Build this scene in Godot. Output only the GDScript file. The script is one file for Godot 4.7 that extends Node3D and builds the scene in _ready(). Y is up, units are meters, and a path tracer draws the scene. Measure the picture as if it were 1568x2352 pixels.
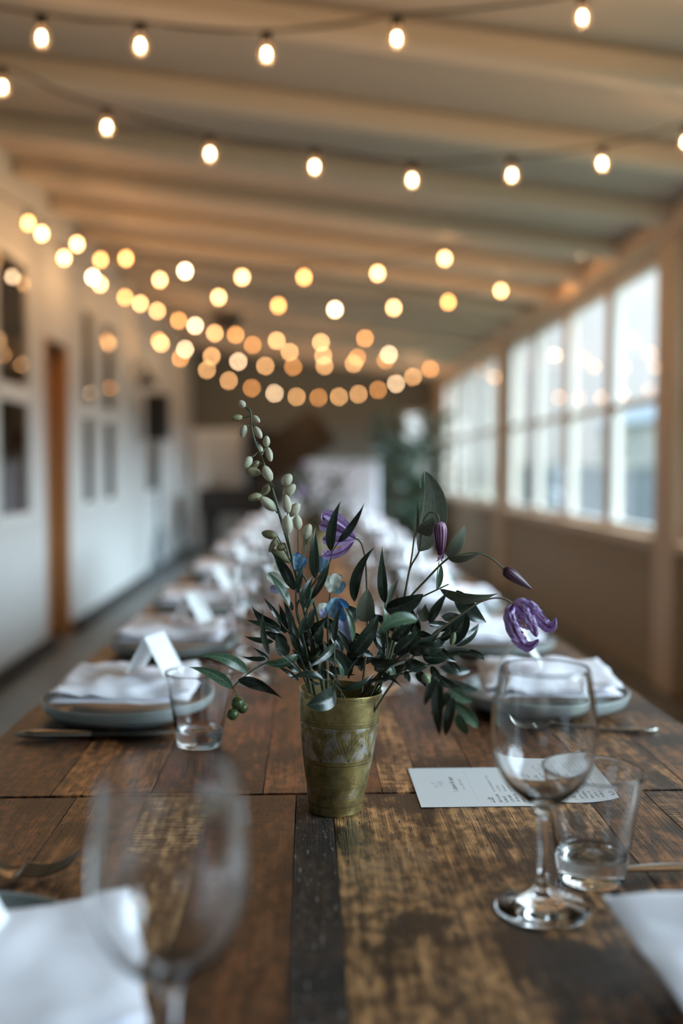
extends Node3D

# ---------------------------------------------------------------- camera model (frame 1568 x 2352)
const F := 2287.0
const CAM_Y := 1.12
const TABLE_Y := 0.76
const XL := -1.6      # house wall
const XR := 1.8       # window wall
const ZFAR := -14.0
const ZBACK := 3.2
var cam_pos := Vector3(0, CAM_Y, 0)
var cam_basis := Basis()
var rng := RandomNumberGenerator.new()
var M := {}
var lrng := RandomNumberGenerator.new()      # small turns of single leaves
var taken := {}

func ray(px: float, py: float) -> Vector3:
	return cam_basis * Vector3((px - 784.0) / F, -(py - 1176.0) / F, -1.0)

func at(px: float, py: float, depth: float) -> Vector3:   # the point seen at a pixel, depth metres down the room
	var d := ray(px, py)
	return cam_pos + d * (depth / -d.z)

func on_y(px: float, py: float, y: float) -> Vector3:      # the point seen at a pixel on a level plane
	var d := ray(px, py)
	return cam_pos + d * ((y - CAM_Y) / d.y)

func ceil_y(x: float) -> float:                            # underside of the sloping ceiling
	return 2.38 + (XR - x) / (XR - XL) * 0.42

# ---------------------------------------------------------------- scene helpers
func numbered(called: String) -> String:
	var n: int = taken.get(called, 0)
	taken[called] = n + 1
	return called if n == 0 else "%s_%03d" % [called, n]

func tag(o: Node, label: String, category: String, group := "", kind := ""):
	o.set_meta("label", label)
	if category: o.set_meta("category", category)
	if group: o.set_meta("group", group)
	if kind: o.set_meta("kind", kind)

func thing(called: String, label: String, category: String, where := Vector3.ZERO, turn := 0.0, group := "") -> Node3D:
	var o := Node3D.new()
	o.name = numbered(called)
	add_child(o)
	o.position = where
	o.rotation.y = turn
	tag(o, label, category, group)
	return o

func struct(called: String, label: String, category := "") -> Node3D:
	var o := Node3D.new()
	o.name = numbered(called)
	add_child(o)
	tag(o, label, category, "", "structure")
	return o

func part(called: String, mesh: Mesh, mat: Material, parent: Node) -> MeshInstance3D:
	var o := MeshInstance3D.new()
	o.name = called
	o.mesh = mesh
	o.material_override = mat
	parent.add_child(o, true)
	return o

func single(called: String, mesh: Mesh, mat: Material, label: String, category: String, group := "") -> MeshInstance3D:
	var o := part(numbered(called), mesh, mat, self)
	tag(o, label, category, group)
	return o

func copy(o: Node3D, label: String) -> Node3D:
	var base: String = o.get_meta("kind_name")
	var c: Node3D = o.duplicate()
	c.name = numbered(base)
	add_child(c)
	c.set_meta("label", label)
	return c

# ---------------------------------------------------------------- mesh helpers
class Build:
	var v := PackedVector3Array()
	var n := PackedVector3Array()
	var uv := PackedVector2Array()
	var c := PackedColorArray()
	var i := PackedInt32Array()
	var colored := false

	# rows of equal length; the outside is dU x dV (u: down the rows, v: along a row)
	func grid(rows: Array, wrap := false, uvs = null, tint = null):
		var nu: int = rows.size()
		var nv: int = rows[0].size()
		var first := v.size()
		for a in nu:
			for b in nv:
				var p: Vector3 = rows[a][b]
				var up: Vector3 = rows[min(a + 1, nu - 1)][b] - rows[max(a - 1, 0)][b]
				var b1: int = b + 1
				var b0: int = b - 1
				if wrap:
					if b1 >= nv: b1 = 1
					if b0 < 0: b0 = nv - 2
				else:
					b1 = min(b1, nv - 1)
					b0 = max(b0, 0)
				var al: Vector3 = rows[a][b1] - rows[a][b0]
				if al.length() < 1e-7:   # a pole: borrow the next row's direction
					var o: int = a + 1 if a == 0 else a - 1
					al = rows[o][b1] - rows[o][b0]
				if up.length() < 1e-7: up = Vector3(0, 1e-5, 0)
				var nn := up.cross(al)
				n.append(nn.normalized() if nn.length() > 1e-12 else Vector3.UP)
				v.append(p)
				uv.append(uvs[a][b] if uvs != null else Vector2(float(b) / max(nv - 1, 1), float(a) / max(nu - 1, 1)))
				if tint != null:
					colored = true
					c.append(tint)
				elif colored:
					c.append(Color.WHITE)
		for a in nu - 1:
			for b in nv - 1:
				var p := first + a * nv + b
				i.append_array([p, p + 1, p + nv, p + 1, p + nv + 1, p + nv])

	func quad(a: Vector3, b: Vector3, cc: Vector3, d: Vector3, uvs = null):   # counted round the outside, anticlockwise seen from outside
		var nn := (b - a).cross(d - a).normalized()
		var f := v.size()
		for p in [a, b, cc, d]:
			v.append(p)
			n.append(nn)
		if uvs != null:
			for t in uvs: uv.append(t)
		else:
			for t in [Vector2(0, 0), Vector2(1, 0), Vector2(1, 1), Vector2(0, 1)]: uv.append(t)
		i.append_array([f, f + 2, f + 1, f, f + 3, f + 2])

	func box(lo: Vector3, hi: Vector3, t := Transform3D(), bev := 0.0, uvk := Vector4(1, 1, 0, 0)):
		# chamfered box; uv: x and z metres times uvk.xy plus uvk.zw
		var cen := (lo + hi) * 0.5
		var h := (hi - lo) * 0.5
		var e: float = min(bev, min(h.x, min(h.y, h.z)) * 0.49)
		var faces := []
		for ax in 3:
			for s in [-1.0, 1.0]:
				var u: int = (ax + 1) % 3
				var w: int = (ax + 2) % 3
				var q := []
				for k in [[-1.0, -1.0], [1.0, -1.0], [1.0, 1.0], [-1.0, 1.0]]:
					var p := Vector3.ZERO
					p[ax] = s * h[ax]
					p[u] = k[0] * (h[u] - e)
					p[w] = k[1] * (h[w] - e)
					q.append(p)
				if s < 0: q.reverse()
				faces.append(q)
		if e > 0:
			for ax in 3:     # edges along ax
				var u: int = (ax + 1) % 3
				var w: int = (ax + 2) % 3
				for k in [[1.0, 1.0], [-1.0, 1.0], [-1.0, -1.0], [1.0, -1.0]]:
					var q := []
					for m in [[0, -1.0], [0, 1.0], [1, 1.0], [1, -1.0]]:
						var p := Vector3.ZERO
						p[ax] = m[1] * (h[ax] - e)
						p[u] = k[0] * (h[u] - (0.0 if m[0] == 0 else e))
						p[w] = k[1] * (h[w] - (e if m[0] == 0 else 0.0))
						q.append(p)
					var nn: Vector3 = (q[1] - q[0]).cross(q[3] - q[0])
					var out := Vector3.ZERO
					out[u] = k[0]
					out[w] = k[1]
					if nn.dot(out) < 0: q.reverse()
					faces.append(q)
		for q in faces:
			var uvs := []
			var pts := []
			for p in q:
				var g: Vector3 = cen + p
				pts.append(t * g)
				uvs.append(Vector2((g.x + g.y * 0.3) * uvk.x + uvk.z, (g.z + g.y * 0.3) * uvk.y + uvk.w))
			quad(pts[0], pts[1], pts[2], pts[3], uvs)

	func lathe(profile: Array, seg := 48, t := Transform3D()):      # profile of (radius, height), outside on the way up
		var rows := []
		for p in profile:
			var row := []
			for k in seg + 1:
				var a := TAU * k / seg
				row.append(t * Vector3(p.x * cos(a), p.y, p.x * sin(a)))
			rows.append(row)
		grid(rows, true)

	func tube(pts: Array, radii, seg := 8, caps := true):
		var rows := []
		var nrm := Vector3.ZERO
		var cnt := pts.size()
		for k in cnt:
			var d: Vector3 = (pts[min(k + 1, cnt - 1)] - pts[max(k - 1, 0)]).normalized()
			if nrm == Vector3.ZERO:
				nrm = d.cross(Vector3.UP if abs(d.y) < 0.9 else Vector3.RIGHT).normalized()
			nrm = (nrm - d * nrm.dot(d)).normalized()
			var bi := d.cross(nrm)
			var r: float = radii if (radii is float) else radii[k]
			var row := []
			for m in seg + 1:
				var a := -TAU * m / seg
				row.append(pts[k] + (nrm * cos(a) + bi * sin(a)) * r)
			if caps and k == 0:
				var cap := []
				for m in seg + 1: cap.append(pts[k])
				rows.append(cap)
			rows.append(row)
			if caps and k == cnt - 1:
				var cap := []
				for m in seg + 1: cap.append(pts[k])
				rows.append(cap)
		grid(rows, true)

	func mesh() -> ArrayMesh:
		var arr := []
		arr.resize(Mesh.ARRAY_MAX)
		arr[Mesh.ARRAY_VERTEX] = v
		arr[Mesh.ARRAY_NORMAL] = n
		arr[Mesh.ARRAY_TEX_UV] = uv
		if colored: arr[Mesh.ARRAY_COLOR] = c
		arr[Mesh.ARRAY_INDEX] = i
		var m := ArrayMesh.new()
		m.add_surface_from_arrays(Mesh.PRIMITIVE_TRIANGLES, arr)
		return m

func box_mesh(lo: Vector3, hi: Vector3, bev := 0.004, t := Transform3D()) -> ArrayMesh:
	var b := Build.new()
	b.box(lo, hi, t, bev)
	return b.mesh()

func sheet_x(x: float, y0: float, y1: float, z0: float, z1: float) -> ArrayMesh:     # glass sheet facing +x
	var b := Build.new()
	b.quad(Vector3(x, y0, z1), Vector3(x, y0, z0), Vector3(x, y1, z0), Vector3(x, y1, z1))
	return b.mesh()

func lathe_mesh(profile: Array, seg := 48, t := Transform3D()) -> ArrayMesh:
	var b := Build.new()
	b.lathe(profile, seg, t)
	return b.mesh()

func tube_mesh(pts: Array, radii, seg := 8) -> ArrayMesh:
	var b := Build.new()
	b.tube(pts, radii, seg)
	return b.mesh()

func spline(pts: Array, n: int) -> Array:      # smooth line through points
	var out := []
	var segs := pts.size() - 1
	for k in n + 1:
		var t := float(k) / n * segs
		var s: int = min(int(t), segs - 1)
		var f := t - s
		var p0: Vector3 = pts[max(s - 1, 0)]
		var p1: Vector3 = pts[s]
		var p2: Vector3 = pts[s + 1]
		var p3: Vector3 = pts[min(s + 2, segs)]
		out.append(p1.cubic_interpolate(p2, p0, p3, f))
	return out

func round_profile(pts: Array, n := 4) -> Array:   # smooth a (radius, height) outline
	var out := []
	var segs := pts.size() - 1
	for s in segs:
		for k in n:
			out.append(pts[s].cubic_interpolate(pts[s + 1], pts[max(s - 1, 0)], pts[min(s + 2, segs)], float(k) / n))
	out.append(pts[segs])
	for k in out.size():
		out[k].x = max(out[k].x, 0.0)
	return out

# ---------------------------------------------------------------- materials
func mat(name: String, col: Color, rough := 0.6, metal := 0.0, spec := 0.5) -> StandardMaterial3D:
	var m := StandardMaterial3D.new()
	m.resource_name = name
	m.albedo_color = col
	m.roughness = rough
	m.metallic = metal
	m.metallic_specular = spec
	M[name] = m
	return m

func noise_image(sd: int, freq: float, w: int, h: int, tw: int, th: int, oct := 3) -> Image:
	var f := FastNoiseLite.new()
	f.noise_type = FastNoiseLite.TYPE_SIMPLEX_SMOOTH
	f.seed = sd
	f.frequency = freq
	f.fractal_octaves = oct
	var im := f.get_seamless_image(w, h, false, false, 0.12, true)
	im.convert(Image.FORMAT_L8)
	if w != tw or h != th: im.resize(tw, th, Image.INTERPOLATE_CUBIC)
	return im

func tex(im: Image) -> ImageTexture:
	return ImageTexture.create_from_image(im)

func wood_image(sd: int, size: int, sawn: float, dark: Color, light: Color, knots: Array, stain: float, fleck := 2.0) -> Array:
	# grain runs down the picture; returns [colour, relief]
	var fine := noise_image(sd, 0.22, size, size / 32, size, size, 3).get_data()
	var mid := noise_image(sd + 1, 0.035, size, size / 8, size, size, 4).get_data()
	var blot := noise_image(sd + 2, 0.012, size / 4, size / 4, size, size, 4).get_data()
	var pits := noise_image(sd + 3, 0.10, size, size / 4, size, size, 3).get_data()
	var mot := noise_image(sd + 5, 0.05, size / 2, size / 2, size, size, 4).get_data()
	var cross := noise_image(sd + 4, 0.16, size / 32, size, size, size, 3).get_data()
	var col := PackedByteArray()
	var rel := PackedByteArray()
	col.resize(size * size * 3)
	rel.resize(size * size)
	var gray := Color(0.42, 0.38, 0.33)
	for y in size:
		for x in size:
			var k := y * size + x
			var f := fine[k] / 255.0
			var g := mid[k] / 255.0
			var b := blot[k] / 255.0
			var t := 0.5 + 0.55 * (f - 0.5) + 0.9 * (g - 0.5) + 0.6 * (b - 0.5) + 1.0 * (mot[k] / 255.0 - 0.5)
			var h := 0.6 + 0.5 * (f - 0.5)
			if sawn > 0.0:
				var s := cross[k] / 255.0 - 0.5
				t += s * sawn
				h += s * sawn * 0.6
			for q in knots:
				var dx: float = (x - q[0] * size) / (q[2] * size)
				var dy: float = (y - q[1] * size) / (q[2] * 2.0 * size)
				var d := dx * dx + dy * dy
				if d < 1.0:
					t -= (1.0 - d) * 1.1
					h -= (1.0 - d) * 0.4
				elif d < 6.0:
					t += 0.12 * sin(sqrt(d) * 14.0 + g * 5.0) * (6.0 - d) / 6.0
			if b < stain:
				t -= (stain - b) * 3.0
			var p := pits[k] / 255.0
			if p < 0.27:
				t -= (0.27 - p) * 6.0
				h -= (0.27 - p) * 5.0
			t = clampf(t, 0.0, 1.0)
			var c := dark.lerp(light, t)
			if b > 0.68: c = c.lerp(gray, clampf((b - 0.68) * 1.2, 0.0, 0.2))
			if p > fleck: c = c.lerp(Color(0.66, 0.66, 0.64), clampf((p - fleck) * 7.0, 0.0, 0.8))
			col[k * 3] = int(clampf(c.r, 0, 1) * 255)
			col[k * 3 + 1] = int(clampf(c.g, 0, 1) * 255)
			col[k * 3 + 2] = int(clampf(c.b, 0, 1) * 255)
			rel[k] = int(clampf(h, 0, 1) * 255)
	return [Image.create_from_data(size, size, false, Image.FORMAT_RGB8, col), Image.create_from_data(size, size, false, Image.FORMAT_L8, rel)]

var etch := PackedFloat32Array()     # engraved lines of the brass cup
var plate_mask := PackedFloat32Array()   # where the brass shows through the silver wash
const EW := 1024
const EH := 512

func stroke(arr: PackedFloat32Array, pts: Array, r0: float, r1: float, val := 1.0):
	for s in pts.size() - 1:
		var a: Vector2 = pts[s]
		var b: Vector2 = pts[s + 1]
		var n: int = max(1, int(a.distance_to(b) / 0.6))
		for k in n:
			var u: float = (s + float(k) / n) / max(1.0, pts.size() - 1.0)
			var p := a.lerp(b, float(k) / n)
			var r := lerpf(r0, r1, u)
			for yy in range(int(p.y - r - 1), int(p.y + r + 2)):
				for xx in range(int(p.x - r - 1), int(p.x + r + 2)):
					if yy < 0 or yy >= EH: continue
					var d := Vector2(xx, yy).distance_to(p)
					var w := clampf(r + 0.5 - d, 0.0, 1.0) * val
					var at_ := yy * EW + posmod(xx, EW)
					if w > arr[at_]: arr[at_] = w

func curve2(a: Vector2, b: Vector2, c: Vector2, n := 16) -> Array:
	var out := []
	for k in n + 1:
		var t := float(k) / n
		out.append(a * (1 - t) * (1 - t) + b * 2 * t * (1 - t) + c * t * t)
	return out

func brass_images() -> Array:
	etch.resize(EW * EH)
	plate_mask.resize(EW * EH)
	var r := RandomNumberGenerator.new()
	r.seed = 11
	var yv := func(v: float) -> float: return (1.0 - v) * EH
	for v in [0.975, 0.955, 0.795, 0.775, 0.745, 0.46, 0.435, 0.43, 0.235, 0.17, 0.155, 0.05, 0.035]:
		stroke(etch, [Vector2(0, yv.call(v)), Vector2(EW, yv.call(v))], 0.7, 0.7, 0.8)
	for k in 150:    # rope borders
		var x := k * EW / 150.0
		stroke(etch, [Vector2(x, yv.call(0.775)), Vector2(x + 7, yv.call(0.745))], 0.8, 0.8, 0.9)
		stroke(etch, [Vector2(x, yv.call(0.975)), Vector2(x + 6, yv.call(0.955))], 0.7, 0.7, 0.8)
	for k in 8:      # leaf scrolls of the upper field
		var x := k * EW / 8.0 + 20
		var a := Vector2(x + 64, yv.call(0.47))
		for g in [[-46.0, 0.70, 30.0], [-8.0, 0.73, -18.0], [34.0, 0.66, 22.0], [54.0, 0.72, 44.0]]:
			var e := Vector2(x + 64 + g[0], yv.call(g[1]))
			var mm := Vector2(x + 64 + g[2], yv.call(0.58))
			var c := curve2(a, mm, e, 20)
			stroke(plate_mask, c, 2.5, 9.5)
			var le := []
			var ri := []
			for q in c.size():
				var d: Vector2 = (c[min(q + 1, c.size() - 1)] - c[max(q - 1, 0)]).normalized().orthogonal()
				var w := lerpf(3.0, 10.5, float(q) / (c.size() - 1))
				le.append(c[q] + d * w)
				ri.append(c[q] - d * w)
			stroke(etch, le, 0.8, 0.8, 0.9)
			stroke(etch, ri, 0.8, 0.8, 0.9)
			for q in 5: stroke(etch, [e + Vector2(r.randf_range(-6, 6), r.randf_range(-4, 10)), e + Vector2(r.randf_range(-6, 6), r.randf_range(-4, 10))], 0.6, 0.6, 0.7)
		# flower
		for q in 9:
			var an := TAU * q / 9.0
			var cc := Vector2(x + 8, yv.call(0.60))
			stroke(etch, curve2(cc, cc + Vector2(cos(an - 0.3), sin(an - 0.3)) * 16, cc + Vector2(cos(an), sin(an)) * 19, 8), 0.9, 0.6, 0.9)
		# scrolls of the lower field
		var s0 := Vector2(x, yv.call(0.27))
		var sp := []
		for q in 30:
			var an := q * 0.35
			sp.append(s0 + Vector2(40 + cos(an) * (26 - q * 0.7), -24 + sin(an) * (26 - q * 0.7)))
		stroke(etch, sp, 0.8, 0.6, 0.8)
		stroke(etch, curve2(s0, s0 + Vector2(70, -10), s0 + Vector2(118, -64)), 0.9, 0.6, 0.8)
	for k in 90:     # scratched letters and wear
		var p := Vector2(r.randf() * EW, yv.call(r.randf_range(0.82, 0.93)))
		stroke(etch, [p, p + Vector2(r.randf_range(-6, 6), r.randf_range(-9, 9))], 0.6, 0.4, 0.6)
	for k in 60:
		var p := Vector2(r.randf() * EW, yv.call(r.randf_range(0.06, 0.14)))
		stroke(etch, [p, p + Vector2(r.randf_range(-2, 2), r.randf_range(6, 14))], 0.7, 0.5, 0.7)
	for k in 160:
		var p := Vector2(r.randf() * EW, r.randf() * EH)
		stroke(etch, [p, p + Vector2(r.randf_range(-24, 24), r.randf_range(-8, 8))], 0.4, 0.3, 0.45)
	var n1 := noise_image(31, 0.02, EW / 2, EH / 2, EW, EH, 4).get_data()
	var n2 := noise_image(32, 0.12, EW, EH, EW, EH, 2).get_data()
	var im := Image.create(EW, EH, false, Image.FORMAT_RGB8)
	var rel := Image.create(EW, EH, false, Image.FORMAT_L8)
	var rg := Image.create(EW, EH, false, Image.FORMAT_L8)
	var brass := Color(0.66, 0.59, 0.38)
	var tarn := Color(0.44, 0.38, 0.24)
	var silver := Color(0.70, 0.685, 0.66)
	for y in EH:
		var v := 1.0 - float(y) / EH
		for x in EW:
			var k := y * EW + x
			var a := n1[k] / 255.0
			var b := n2[k] / 255.0
			var c := brass.lerp(tarn, clampf((a - 0.35) * 1.8, 0, 1))
			var sil := 0.0
			if v > 0.47 and v < 0.745: sil = clampf(1.0 - plate_mask[k] - clampf((a - 0.44) * 4.0, 0.0, 1.0), 0.0, 0.9)
			elif v > 0.155 and v < 0.24: sil = clampf((0.45 - a) * 3.0, 0.0, 0.5)
			c = c.lerp(silver, sil)
			c = c.lerp(Color(0.09, 0.07, 0.04), etch[k] * 0.75)
			if b < 0.2: c = c.lerp(Color(0.1, 0.08, 0.05), (0.2 - b) * 4.0)
			im.set_pixel(x, y, c)
			rel.set_pixel(x, y, Color.from_hsv(0, 0, clampf(0.8 - etch[k] * 0.6 + (b - 0.5) * 0.1, 0, 1)))
			rg.set_pixel(x, y, Color.from_hsv(0, 0, clampf(0.36 + (a - 0.5) * 0.35 - sil * 0.06 + etch[k] * 0.25, 0, 1)))
	return [im, rel, rg]

func leaf_image(kind: int) -> Image:     # u across the blade, v from stalk to tip
	var w := 128
	var h := 256
	var im := Image.create(w, h, false, Image.FORMAT_RGB8)
	var nz := noise_image(70 + kind, 0.05, w, h, w, h, 3).get_data()
	for y in h:
		for x in w:
			var u := (x + 0.5) / w * 2.0 - 1.0
			var v := float(y) / h
			var a := nz[y * w + x] / 255.0
			var c: Color
			if kind == 0:      # glossy dark leaf with fine parallel veins
				c = Color(0.09, 0.125, 0.097).lerp(Color(0.165, 0.21, 0.165), a)
				c = c.lerp(Color(0.23, 0.29, 0.23), 0.25 * pow(max(0.0, sin(u * 26.0)), 6.0))
				if abs(u) < 0.05: c = c.lerp(Color(0.32, 0.37, 0.27), 0.5)
				if abs(u) > 0.95: c = c.lerp(Color(0.36, 0.40, 0.30), 0.5)
				if a > 0.9: c = c.lerp(Color(0.3, 0.3, 0.24), 0.4)
			elif kind == 1:    # downy grey-green leaf with pale net veins
				c = Color(0.31, 0.33, 0.275).lerp(Color(0.39, 0.405, 0.34), a)
				var vein := 0.0
				if abs(u) < 0.04: vein = 0.8
				for q in [0.38, 0.72]:
					var uu: float = q * sin(PI * pow(clampf(v, 0, 1), 0.8))
					if abs(abs(u) - uu) < 0.025: vein = max(vein, 0.65)
				var br := fmod(v * 7.0 + abs(u) * 2.2, 1.0)
				if br < 0.07: vein = max(vein, 0.3)
				c = c.lerp(Color(0.48, 0.50, 0.42), vein * 0.6)
				if abs(u) > 0.93: c = c.lerp(Color(0.58, 0.55, 0.47), 0.75)
			else:              # violet petal with dark ribs
				c = Color(0.62, 0.51, 0.71).lerp(Color(0.78, 0.69, 0.84), a)
				var s: float = abs(u)
				if s < 0.20: c = c.lerp(Color(0.44, 0.24, 0.46), 0.75)
				if abs(s - 0.10) < 0.025: c = c.lerp(Color(0.60, 0.44, 0.62), 0.6)
				if s > 0.9: c = c.lerp(Color(0.72, 0.66, 0.80), 0.7)
			im.set_pixel(x, y, c)
	return im

func menu_image() -> Image:
	var w := 1024     # along the card
	var h := 640      # across it; the print reads from the bottom edge (h) upwards
	var im := Image.create(w, h, false, Image.FORMAT_RGB8)
	im.fill(Color(0.81, 0.805, 0.80))
	var r := RandomNumberGenerator.new()
	r.seed = 5
	var word := func(x: int, y0: int, y1: int, size: int, ink: Color):
		# a run of small upright strokes: letters standing on a line that runs up the picture
		var y := y0
		while y > y1:
			var lw: int = max(2, int(size * r.randf_range(0.45, 0.75)))
			var th: int = max(1, size / 6)
			var kind := r.randi() % 4
			var tall: int = size if r.randf() < 0.3 else int(size * 0.68)
			if kind != 1: im.fill_rect(Rect2i(x + size - tall, y - th, tall, th), ink)
			if kind != 0: im.fill_rect(Rect2i(x + size - int(size * 0.68), y - lw, int(size * 0.68), th), ink)
			if kind == 1 or kind == 2: im.fill_rect(Rect2i(x + size - th, y - lw, th, lw), ink)
			if kind >= 2: im.fill_rect(Rect2i(x + size - int(size * 0.68), y - lw, th, lw), ink)
			if kind == 3: im.fill_rect(Rect2i(x + size - int(size * 0.4), y - lw, th, lw), ink)
			y -= lw + max(2, size / 5)
	var black := Color(0.17, 0.16, 0.15)
	var dim := Color(0.36, 0.35, 0.34)
	var pale := Color(0.66, 0.655, 0.65)
	# emblem: a small pale line drawing
	for k in 26:
		var x := 92 + r.randi() % 60
		var y := 230 + r.randi() % 110
		im.fill_rect(Rect2i(x, y, 4 + r.randi() % 26, 3), pale)
		im.fill_rect(Rect2i(x, y, 3, 4 + r.randi() % 26), pale)
	word.call(196, 410, 322, 27, black)
	word.call(196, 304, 290, 24, black)
	word.call(196, 272, 170, 27, black)
	word.call(246, 380, 200, 18, Color(0.6, 0.6, 0.59))
	im.fill_rect(Rect2i(300, 60, 2, 520), Color(0.7, 0.7, 0.69))
	var x := 350
	for block in [[3, 5], [4, 4], [3, 5], [4, 3]]:
		word.call(x, 590, 590 - block[0] * 22, 34, black)
		x += 52
		for k in block[1]:
			var e := r.randi_range(150, 330)
			word.call(x, 585, 585 - r.randi_range(30, 160), 20, black)
			word.call(x, 585 - 170, e, 15, dim)
			x += 30
		x += 18
	return im

func make_materials():
	var wa := wood_image(100, 1024, 0.0, Color(0.145, 0.09, 0.055), Color(0.78, 0.575, 0.375), [[0.62, 0.45, 0.035], [0.23, 0.83, 0.022], [0.86, 0.15, 0.03]], 0.46)
	var wb := wood_image(140, 1024, 0.9, Color(0.24, 0.16, 0.10), Color(0.84, 0.68, 0.48), [[0.4, 0.62, 0.02], [0.5, 0.55, 0.012], [0.47, 0.72, 0.016]], 0.36)
	var wc := wood_image(180, 1024, 0.15, Color(0.12, 0.07, 0.043), Color(0.58, 0.37, 0.235), [[0.3, 0.4, 0.02], [0.75, 0.8, 0.028]], 0.38)
	var wd := wood_image(220, 1024, 0.0, Color(0.055, 0.042, 0.033), Color(0.27, 0.19, 0.135), [], 0.42, 0.72)
	var ta := tex(wa[0])
	var tb := tex(wb[0])
	var tc := tex(wc[0])
	var tint := [Color(0.93, 0.93, 0.93), Color(0.82, 0.79, 0.76), Color(0.70, 0.64, 0.60), Color(0.93, 0.83, 0.75)]
	for w in [["aged", ta, wa[1]], ["sawn", tb, wb[1]], ["dark", tc, wc[1]], ["split", tex(wd[0]), wd[1]]]:
		var rel := tex(w[2])
		for k in 4:
			var m := mat("wood_%s_%d" % [w[0], k], tint[k], 0.42)
			m.albedo_texture = w[1]
			m.heightmap_enabled = true
			m.heightmap_texture = rel
			m.heightmap_scale = 0.09
			m.texture_filter = BaseMaterial3D.TEXTURE_FILTER_LINEAR_WITH_MIPMAPS_ANISOTROPIC
	for k in 4: M["wood_split_%d" % k].roughness = 0.7
	var br := brass_images()
	var b := mat("brass", Color.WHITE, 1.0, 0.78)
	b.albedo_texture = tex(br[0])
	b.roughness_texture = tex(br[2])
	b.heightmap_enabled = true
	b.heightmap_texture = tex(br[1])
	b.heightmap_scale = 0.03
	for k in 3:
		var m := mat(["leaf_dark", "leaf_grey", "petal_violet"][k], Color.WHITE, [0.24, 0.6, 0.5][k])
		m.albedo_texture = tex(leaf_image(k))
		m.backlight_enabled = true
		m.backlight = [Color(0.10, 0.16, 0.07), Color(0.22, 0.26, 0.14), Color(0.45, 0.32, 0.55)][k]
	var lf := mat("leaf_fresh", Color(1, 1, 1), 0.28)
	lf.albedo_texture = M["leaf_dark"].albedo_texture
	lf.albedo_color = Color(1, 1, 1)
	lf.detail_enabled = false
	var lf_im: Image = leaf_image(0)
	lf_im.adjust_bcs(2.0, 1.0, 1.0)
	lf.albedo_texture = tex(lf_im)
	lf.backlight_enabled = true
	lf.backlight = Color(0.16, 0.26, 0.18)
	var mp := mat("menu_paper", Color.WHITE, 0.75)
	mp.albedo_texture = tex(menu_image())
	mat("brass_inside", Color(0.50, 0.435, 0.285), 0.45, 0.78)
	mat("stem_green", Color(0.30, 0.33, 0.22), 0.5)
	mat("stem_dark", Color(0.16, 0.20, 0.13), 0.45)
	mat("stem_brown", Color(0.38, 0.34, 0.27), 0.55)
	var bud := mat("bud_cream", Color(0.76, 0.76, 0.66), 0.5)
	bud.subsurf_scatter_enabled = true
	bud.subsurf_scatter_strength = 0.15
	mat("bud_olive", Color(0.58, 0.56, 0.42), 0.5)
	mat("bud_green", Color(0.44, 0.50, 0.36), 0.45)
	mat("berry", Color(0.26, 0.31, 0.17), 0.32)
	mat("petal_blue", Color(0.26, 0.48, 0.70), 0.5)
	mat("petal_sky", Color(0.46, 0.62, 0.72), 0.5)
	mat("petal_white", Color(0.76, 0.77, 0.72), 0.55)
	mat("petal_lavender", Color(0.56, 0.56, 0.68), 0.55)
	for k in ["petal_blue", "petal_sky", "petal_white", "petal_lavender"]:
		M[k].backlight_enabled = true
		M[k].backlight = M[k].albedo_color * 0.7
	mat("stripe_purple", Color(0.30, 0.10, 0.25), 0.45)
	mat("bud_pink", Color(0.66, 0.50, 0.60), 0.45)
	mat("bud_plum", Color(0.27, 0.14, 0.20), 0.4)
	mat("stamen", Color(0.66, 0.50, 0.20), 0.6)
	mat("white_paint", Color(0.86, 0.86, 0.84), 0.55)
	mat("cream_paint", Color(0.80, 0.74, 0.66), 0.6)
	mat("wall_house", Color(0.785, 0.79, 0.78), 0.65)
	mat("wall_window", Color(0.60, 0.52, 0.41), 0.6)
	mat("frame_wood", Color(0.79, 0.69, 0.58), 0.5)
	mat("ceiling_paint", Color(0.735, 0.685, 0.625), 0.7)
	mat("beam_paint", Color(0.82, 0.76, 0.68), 0.6)
	mat("kerb", Color(0.16, 0.16, 0.155), 0.8)
	var fl := mat("concrete", Color(1, 1, 1), 0.5)
	var fi := noise_image(61, 0.02, 512, 512, 512, 512, 5)
	var fc := Image.create(512, 512, false, Image.FORMAT_RGB8)
	for y in 512:
		for x in 512:
			var a := fi.get_pixel(x, y).r
			fc.set_pixel(x, y, Color(0.36, 0.375, 0.375).lerp(Color(0.52, 0.535, 0.53), a))
	fl.albedo_texture = tex(fc)
	fl.uv1_triplanar = true
	fl.uv1_scale = Vector3(0.5, 0.5, 0.5)
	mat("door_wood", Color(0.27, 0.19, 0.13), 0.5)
	mat("jamb_wood", Color(0.74, 0.52, 0.33), 0.5)
	mat("far_wall", Color(0.47, 0.475, 0.445), 0.8)
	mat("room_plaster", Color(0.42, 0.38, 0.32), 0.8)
	mat("panel_white", Color(0.90, 0.91, 0.90), 0.6)
	mat("black_plastic", Color(0.06, 0.06, 0.06), 0.5)
	mat("black_metal", Color(0.09, 0.085, 0.08), 0.45, 0.3)
	mat("blue_metal", Color(0.22, 0.31, 0.36), 0.45, 0.2)
	mat("black_wood", Color(0.10, 0.085, 0.075), 0.45)
	mat("stoneware", Color(0.58, 0.605, 0.595), 0.35)
	var lin := mat("linen", Color(0.94, 0.93, 0.955), 0.85)
	lin.rim_enabled = true
	lin.rim = 0.2
	mat("card_white", Color(0.93, 0.94, 0.94), 0.7)
	mat("card_blue", Color(0.48, 0.60, 0.72), 0.7)
	mat("peach", Color(0.90, 0.72, 0.60), 0.8)
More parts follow.
